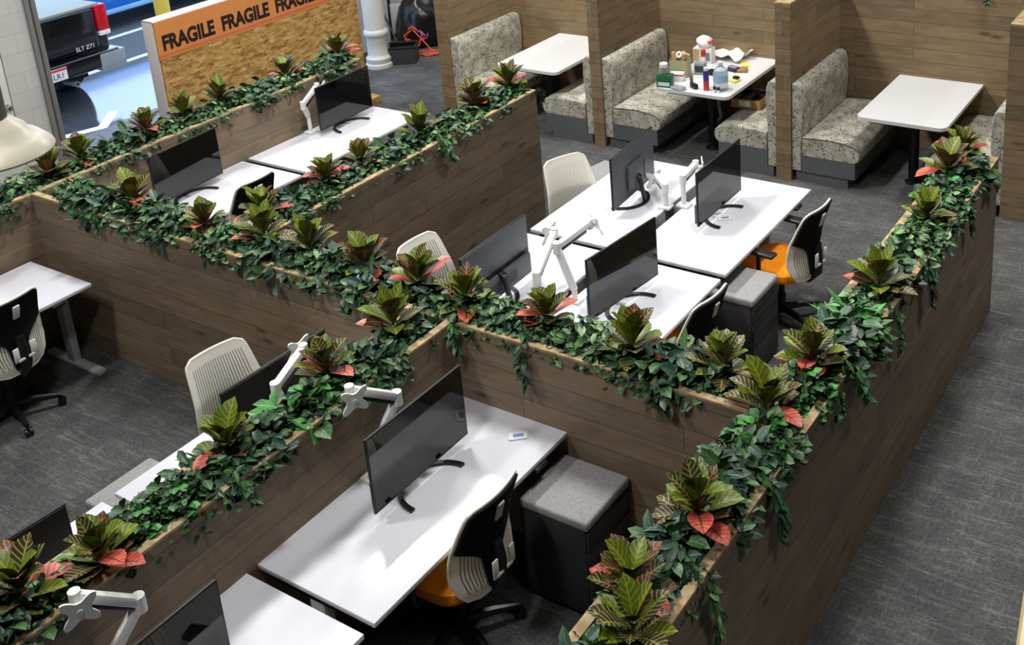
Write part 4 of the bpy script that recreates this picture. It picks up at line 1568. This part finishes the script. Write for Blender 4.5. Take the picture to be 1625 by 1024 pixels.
q = AT(1056, 137)
t = thing('green_carton', 'small green carton at the corner of the cluttered table, plastic bag on top', 'box', q, R(8))
MB().rbox(-0.075, 0.075, -0.045, 0.045, 0, 0.13, 0.003).build('box', ['carton_green'], t)
MB().box(-0.06, 0.06, -0.0465, -0.0455, 0.02, 0.055).build('label', 'paper', t, False)
t2 = thing('white_lidded_jar', 'white lidded jar standing on the green carton', 'jar', q + Vector((-0.01, 0, 0.13)))
MB().lathe([(0.045, 0), (0.05, 0.01), (0.05, 0.075), (0.04, 0.085)], 18).build('jar', 'jug', t2)
MB().lathe([(0.042, 0.085), (0.042, 0.105), (0.036, 0.11)], 18).build('lid', 'paper', t2)
q = AT(1080, 119)
t = thing('craft_basket', 'open tan box holding rolled paper pieces, on the cluttered table', 'basket', q, R(10))
b = MB()
for (x0, y0), (x1, y1) in (((-0.09, -0.07), (0.09, -0.07)), ((0.09, -0.07), (0.09, 0.07)), ((0.09, 0.07), (-0.09, 0.07)), ((-0.09, 0.07), (-0.09, -0.07))):
    b.bar((x0, y0, 0.085), (x1, y1, 0.085), 0.006, 0.17)
b.box(-0.09, 0.09, -0.07, 0.07, 0, 0.006)
b.build('body', 'planter_glass', t, False)
r_ = random.Random(3)
for i in range(5):
    o = thing('paper_roll', 'curled tan paper roll in the open tan box, %s' % ['leftmost', 'by the tape ring', 'in the middle', 'tallest, at the rear', 'rightmost'][i], 'paper roll', q + Vector((-0.06 + 0.03 * i, r_.uniform(-0.03, 0.03), 0.01)), 0, 'paper rolls in the tan box')
    MB().tube([(0, 0, 0), (r_.uniform(-0.02, 0.02), 0.01, 0.12), (r_.uniform(-0.04, 0.04), r_.uniform(-0.02, 0.03), 0.2 + r_.uniform(0, 0.04))], [0.02, 0.026, 0.022], 8).build('roll', 'tan', o)
t = thing('tape_ring', 'white ring of tape lying on the tan paper rolls', 'tape', q + Vector((0.01, -0.03, 0.225)), 0)
m = MB(Matrix.Rotation(R(60), 4, 'X'))
m.lathe([(0.016, -0.012), (0.033, -0.012), (0.033, 0.012), (0.016, 0.012), (0.016, -0.012)], 20)
m.build('ring', 'paper', t)
q = AT(1118, 98)
t = thing('printed_box', 'upright white printed box under the white bundle on the cluttered table', 'box', q, R(5))
MB().rbox(-0.10, 0.10, -0.06, 0.06, 0, 0.16, 0.003).build('box', 'paper', t)
MB().box(-0.095, -0.03, -0.0615, -0.0605, 0.02, 0.15).build('label', 'tan', t, False)
MB().box(-0.015, 0.085, -0.0615, -0.0605, 0.03, 0.12).build('print', 'paper_print', t, False)
t = thing('cloth_bundle', 'round white cloth bundle on the printed box', 'cloth', q + Vector((0.01, 0, 0.16)))
bm = bmesh.new()
bmesh.ops.create_icosphere(bm, subdivisions=3, radius=0.085)
from mathutils import noise as nz
for v in bm.verts:
    v.co *= 1 + 0.18 * nz.noise(v.co * 16)
    v.co.z = max(v.co.z * 0.85, -0.055) + 0.055
MB().bm(bm).build('cloth', 'paper', t)
MB().rbox(0.05, 0.09, -0.05, 0.03, 0.06, 0.075, 0.005, 2, 0, Euler((0, R(25), 0))).build('strap', 'red', t)
# draped plastic sheet
c0 = AT(1160, 92)
t = thing('plastic_sheet', 'crumpled white plastic sheet at the back of the cluttered table', 'sheet', c0, R(-12))
vs, fs = [], []
N, Mx = 16, 10
for off in (0.0, 0.004):
    for i in range(N + 1):
        for k_ in range(Mx + 1):
            x, y = -0.20 + 0.40 * i / N, -0.14 + 0.28 * k_ / Mx
            z = 0.03 + 0.05 * (0.5 + 0.5 * math.sin(i * 0.75 + k_ * 0.25)) * (i / N + 0.25) + 0.015 * nz.noise(Vector((x * 12, y * 12, 0)))
            vs.append((x + 0.02 * math.sin(k_), y, max(0.001, z) + off))
q0 = (N + 1) * (Mx + 1)
for i in range(N):
    for k_ in range(Mx):
        a = i * (Mx + 1) + k_
        fs.append((a + q0, a + Mx + 1 + q0, a + Mx + 2 + q0, a + 1 + q0))
        fs.append((a, a + 1, a + Mx + 2, a + Mx + 1))
MB().add(vs, fs).build('sheet', 'paper', t, True, 80)
q = AT(1075, 128)
t = thing('small_carton', 'small white carton with red top stripe beside the green carton', 'box', q, R(15))
MB().rbox(-0.07, 0.07, -0.04, 0.04, 0, 0.085, 0.003).build('box', 'paper', t)
MB().box(-0.0705, 0.0705, -0.0405, 0.0405, 0.06, 0.075).build('stripe', 'red', t, False)
q = AT(1077, 142)
t = thing('clear_bag', 'crumpled clear plastic bag at the table front edge', 'bag', q)
bm = bmesh.new()
bmesh.ops.create_icosphere(bm, subdivisions=3, radius=0.07)
for v in bm.verts:
    v.co *= 1 + 0.25 * nz.noise(v.co * 24)
    v.co = Vector((v.co.x * 1.25, v.co.y * 0.7, max(0, v.co.z * 0.3 + 0.018)))
MB().bm(bm).build('bag', 'jug', t)
q = AT(1099, 139)
t = thing('black_hand_tool', 'black hand tool lying on the table front edge', 'tool', q, R(-30))
MB().rbox(-0.02, 0.075, -0.022, 0.022, 0.0, 0.05, 0.01).build('body', 'black_plastic', t)
MB().bar((-0.01, 0, 0.03), (-0.07, 0.03, 0.10), 0.034, 0.04, 0, 0.01).build('grip', 'charcoal', t)
q = AT(1112, 117)
t = thing('grey_tin', 'dark grey square tin in the middle of the cluttered table', 'tin', q, R(10))
MB().rbox(-0.055, 0.055, -0.045, 0.045, 0, 0.12, 0.006).build('tin', 'steel_grey', t)
MB().box(-0.045, 0.045, -0.0465, -0.0455, 0.03, 0.095).build('label', 'charcoal', t, False)
q = AT(1117, 112)
t = thing('red_capped_bottle', 'thin white bottle with red cap standing behind the glue tube', 'bottle', q)
MB().lathe([(0.022, 0), (0.024, 0.01), (0.024, 0.14), (0.014, 0.155)], 14).build('bottle', 'paper', t)
MB().lathe([(0.016, 0.155), (0.026, 0.16), (0.024, 0.22), (0.0, 0.226)], 14).build('cap', 'red', t)
q = AT(1121, 143)
t = thing('glue_tube', 'purple and red tube with white cap beside the clear jug', 'tube', q)
MB().lathe([(0.028, 0), (0.028, 0.10)], 16).build('red_label', 'red', t)
MB().lathe([(0.028, 0.10), (0.028, 0.20)], 16).build('purple_label', 'purple', t)
MB().lathe([(0.022, 0.20), (0.022, 0.228), (0.0, 0.232)], 16).build('cap', 'paper', t)
q = AT(1129, 119)
t = thing('tape_measure', 'small black round reel behind the glue tube', 'reel', q)
m = MB(Matrix.Translation((0, 0, 0.032)) @ Matrix.Rotation(R(80), 4, 'X'))
m.lathe([(0.01, -0.02), (0.032, -0.02), (0.032, 0.02), (0.01, 0.02)], 18)
m.build('reel', 'black_plastic', t)
q = AT(1144, 142)
t = thing('water_jug', 'clear plastic water jug with blue label at the table front', 'jug', q)
MB().lathe([(0.066, 0), (0.072, 0.012), (0.072, 0.06), (0.069, 0.066), (0.072, 0.072), (0.072, 0.17), (0.06, 0.205), (0.03, 0.235), (0.022, 0.245), (0.022, 0.262)], 24).build('bottle', 'jug', t)
MB().lathe([(0.0735, 0.085), (0.0735, 0.15)], 24).build('label', 'blue_label', t)
MB().lathe([(0.025, 0.255), (0.025, 0.28), (0.0, 0.282)], 16).build('cap', 'paper', t)
for i, (u, v, lab) in enumerate([(1134, 147, 'tiny dark glue vial standing left of the water jug base'), (1140, 148, 'tiny dark glue vial standing in front of the water jug')]):
    t = thing('glue_vial', lab, 'vial', AT(u, v), 0, 'glue vials by the jug')
    MB().lathe([(0.014, 0), (0.014, 0.03), (0.006, 0.036)], 12).build('vial', 'paper', t)
    MB().lathe([(0.015, 0.034), (0.015, 0.06), (0.0, 0.062)], 12).build('cap', 'charcoal', t)
q = AT(1164, 113)
t = thing('dark_case', 'dark open case beside the plastic sheet', 'case', q, R(-15))
MB().rbox(-0.055, 0.055, -0.035, 0.035, 0, 0.04, 0.006).build('case', 'charcoal', t)
MB().rbox(-0.05, 0.05, -0.033, 0.03, 0.041, 0.055, 0.004).build('lid', 'steel_grey', t)
q = AT(1182, 103)
t = thing('yellow_notepad', 'yellow notepad lying near the partition end of cluttered table', 'notepad', q, R(35))
MB().rbox(-0.035, 0.035, -0.085, 0.085, 0.0, 0.014, 0.003).build('pad', 'yellow', t)
q = AT(1178, 113)
t = thing('kraft_box', 'flat brown box beside the yellow notepad', 'box', q, R(20))
MB().rbox(-0.05, 0.05, -0.06, 0.06, 0, 0.03, 0.003).build('box', 'kraft', t)
q = AT(1166, 129)
t = thing('yellow_package', 'yellow packaged item with black top right of the water jug', 'package', q, R(-15))
MB().rbox(-0.045, 0.045, -0.05, 0.05, 0, 0.02, 0.006).build('pack', 'yellow', t)
MB().rbox(-0.03, 0.03, 0.0, 0.045, 0.0205, 0.045, 0.006).build('lid', 'black_plastic', t)
q = AT(1106, 130)
t = thing('flat_papers', 'flat white papers in the middle of the cluttered table', 'papers', q, R(10))
MB().box(-0.10, 0.10, -0.09, 0.07, 0, 0.004).build('sheet', 'paper', t, False)

# cardboard tray on the bench
q = px(1178, 172, 2, 0.455)
t = thing('cardboard_tray', 'cardboard tray of dark hardware on the bench right of cluttered table', 'box', (q.x + 0.02, q.y + 0.18, 0.457), R(4))
b = MB()
for (x0, y0), (x1, y1) in (((-0.15, -0.17), (0.15, -0.17)), ((0.15, -0.17), (0.15, 0.17)), ((0.15, 0.17), (-0.15, 0.17)), ((-0.15, 0.17), (-0.15, -0.17))):
    b.bar((x0, y0, 0.045), (x1, y1, 0.045), 0.005, 0.09)
b.box(-0.15, 0.15, -0.17, 0.17, 0, 0.005)
b.build('tray', 'cardboard', t, False)
MB().box(-0.07, 0.05, -0.1738, -0.1728, 0.02, 0.075).build('label', 'paper', t, False)
c = Vector((q.x + 0.02, q.y + 0.18, 0.463))
r_ = random.Random(8)
for i in range(9):
    o = thing('bracket_piece', 'dark hardware piece in the cardboard tray on the bench', 'hardware', c + Vector((-0.10 + 0.1 * (i % 3), -0.11 + 0.11 * (i // 3), 0.0)), r_.uniform(0, 3), 'dark hardware in the cardboard tray')
    MB().rbox(-0.045, 0.045, -0.035, 0.035, 0.0, 0.07 + r_.uniform(0, 0.05), 0.012).build('piece', ['black_plastic', 'charcoal', 'bag_black'][i % 3], o)

# small papers left on desks
mat('blue_print', srgb(120, 140, 200), 0.6)
for u, v, lab in ((822, 693, 'small clear packet with blue print on the near desk'), (1150, 347, 'small clear packet with blue print on the far bench desk')):
    q = px(u, v, 2, ZD)
    t = thing('screw_packet', lab, 'packet', q, R(40), 'packets left on desks')
    MB().rbox(-0.05, 0.05, -0.032, 0.032, 0.0005, 0.008, 0.003).build('pouch', 'paper', t)
    MB().box(-0.025, 0.03, -0.014, 0.014, 0.0081, 0.0088).build('print', 'blue_print', t, False)
